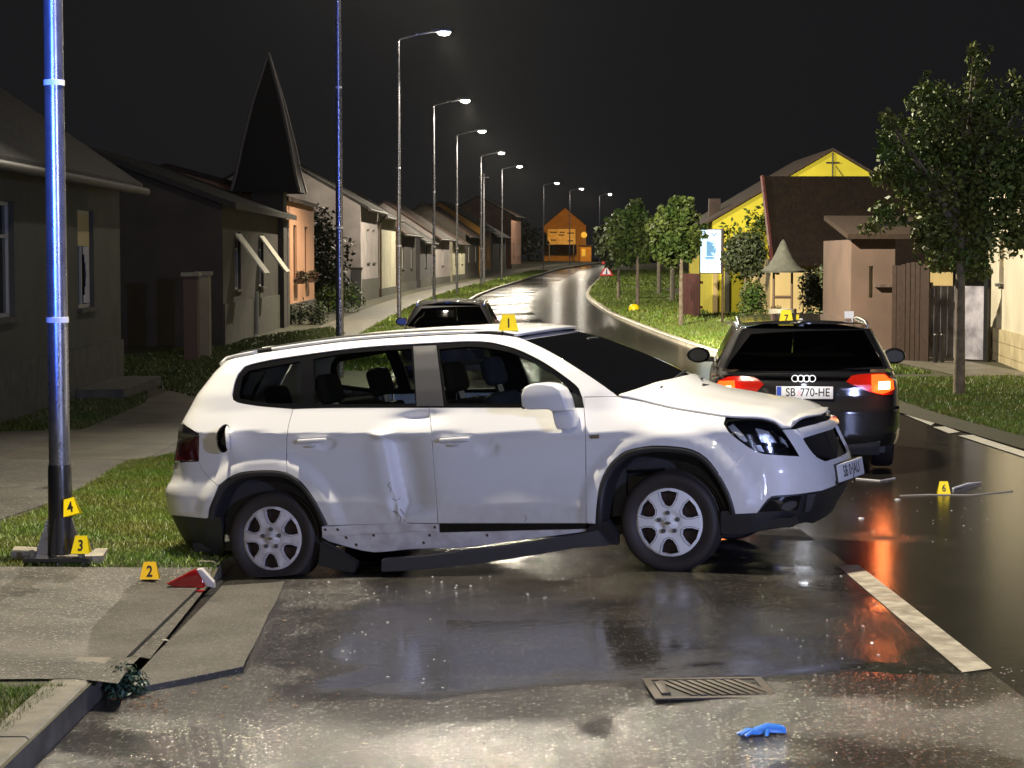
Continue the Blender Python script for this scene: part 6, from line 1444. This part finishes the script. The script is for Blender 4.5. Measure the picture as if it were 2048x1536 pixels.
# white splinter and pale line by marker six
a_, b_ = G(1906, 980), G(1962, 967); st = tube('splinter', [a_ + [0, 0, .012], (a_ + b_) / 2 + [0, 0, .02], b_ + [0, 0, .01]], [.010, .014, .006], M['white_plastic'], None, 6); tag(st, 'white plastic splinter lying right of marker six', 'debris')
ln = [G(*q) + [0, 0, .004] for q in ((1712, 958), (1760, 962), (1790, 957))]; c1_ = tube('trim_strip', ln, .006, M['white_plastic'], None, 5); tag(c1_, 'thin pale strip lying at the white car front corner', 'debris')
ln = [G(*q) + [0, 0, .004] for q in ((1800, 992), (1860, 990), (1940, 991), (2025, 983))]; c2_ = tube('cord', ln, .006, mat('cord', (.35, .32, .28), .5), None, 5); tag(c2_, 'long pale cord lying across the road past marker six', 'cord')
for k, (px_, py2, lab) in enumerate(((1722, 1038, 'pale plastic shard on the road below the white car front plate'), (1795, 1000, 'small pale shard left of marker six'), (330, 1300, 'pale wet chip on the ramp slab'), (152, 1366, 'small pale stone at the near kerb end'))):
    g_ = G(px_, py2); bm = bmesh.new(); bmesh.ops.create_icosphere(bm, subdivisions=1, radius=.022)
    for v in bm.verts: v.co = Vector((v.co.x * 1.2, v.co.y * .8, max(v.co.z * .45, -.004))) + Vector([float(q) for q in noise.noise_vector(v.co * 30 + Vector((k, 0, 0)))]) * .006
    o = bmobj('shard', bm, M['stone'] if k > 1 else M['white_plastic'], None); o.location = (g_[0], g_[1], g_[2] + .004 + (.05 if k == 2 else 0)); tag(o, lab, 'debris')
# weed in the gutter and twig litter
B = G(245, 1392, z_road); wd = empty('weed', (B[0], B[1], B[2] - .0), 0, 'dark green weed tuft growing in the gutter at the kerb end', 'plant')
tube('stem', [(0, 0, 0), (.0, 0, .10)], .004, M['crown'], wd, 5); leaf_cloud('leaves', [(0, 0, .06, .10), (.07, .02, .05, .07), (-.05, .06, .06, .07)], 620, .016, mat('weed_leaf', (.030, .070, .040), .5, island=.5), wd, 4, .4)
def litter(name, polys, n, size, m, dz, seed, zf):
    rng = np.random.default_rng(seed); V = []; Fs = []
    for _ in range(n):
        (x0, x1, y0, y1) = polys[rng.integers(len(polys))]; x, y = rng.uniform(x0, x1), rng.uniform(y0, y1); P = G(x, y); s_ = size * rng.uniform(.4, 1.3); a = rng.random() * 6.28
        b = len(V); c0 = np.array([P[0], P[1], z_any(P[0], P[1]) + dz])
        for k in range(4): V.append(c0 + [s_ * math.cos(a + k * 1.57) * (1 if k % 2 else .5), s_ * math.sin(a + k * 1.57) * (1 if k % 2 else .5), .001])
        V.append(c0 + [0, 0, s_ * .45]); Fs += [(b, b + 1, b + 4), (b + 1, b + 2, b + 4), (b + 2, b + 3, b + 4), (b + 3, b, b + 4)]
    o = mesh(name, V, Fs, m); o['kind'] = 'stuff'; return o
litter('broken_glass', [(640, 1240, 1150, 1200), (1500, 1760, 1140, 1330), (1700, 2000, 960, 1090), (560, 900, 1180, 1420)], 170, .009, mat('glass_bits', (.6, .62, .62), .08, coat=1), .001, 11, z_any)
litter('stone_chips', [(560, 2048, 1400, 1536), (300, 560, 1440, 1536), (1600, 2048, 1330, 1420)], 420, .008, M['stone'], .0, 12, z_any)
litter('dead_leaves', [(220, 460, 1370, 1440), (430, 690, 1180, 1420), (230, 340, 1390, 1420)], 90, .016, mat('dead_leaf', (.10, .05, .02), .6, island=.5), .003, 13, z_any)

haze_m = bpy.data.materials.new('haze_air'); haze_m.use_nodes = True; hn = haze_m.node_tree
hn.nodes.remove(hn.nodes['Principled BSDF']); hv = hn.nodes.new('ShaderNodeVolumePrincipled'); hv.inputs['Density'].default_value = .00006; hv.inputs['Anisotropy'].default_value = .93; hv.inputs['Color'].default_value = (.9, .9, .9, 1)
hn.links.new(hv.outputs[0], hn.nodes['Material Output'].inputs['Volume'])
hz = box('haze', -130, 190, -60, 470, -2.4, 22, haze_m); hz['kind'] = 'stuff'
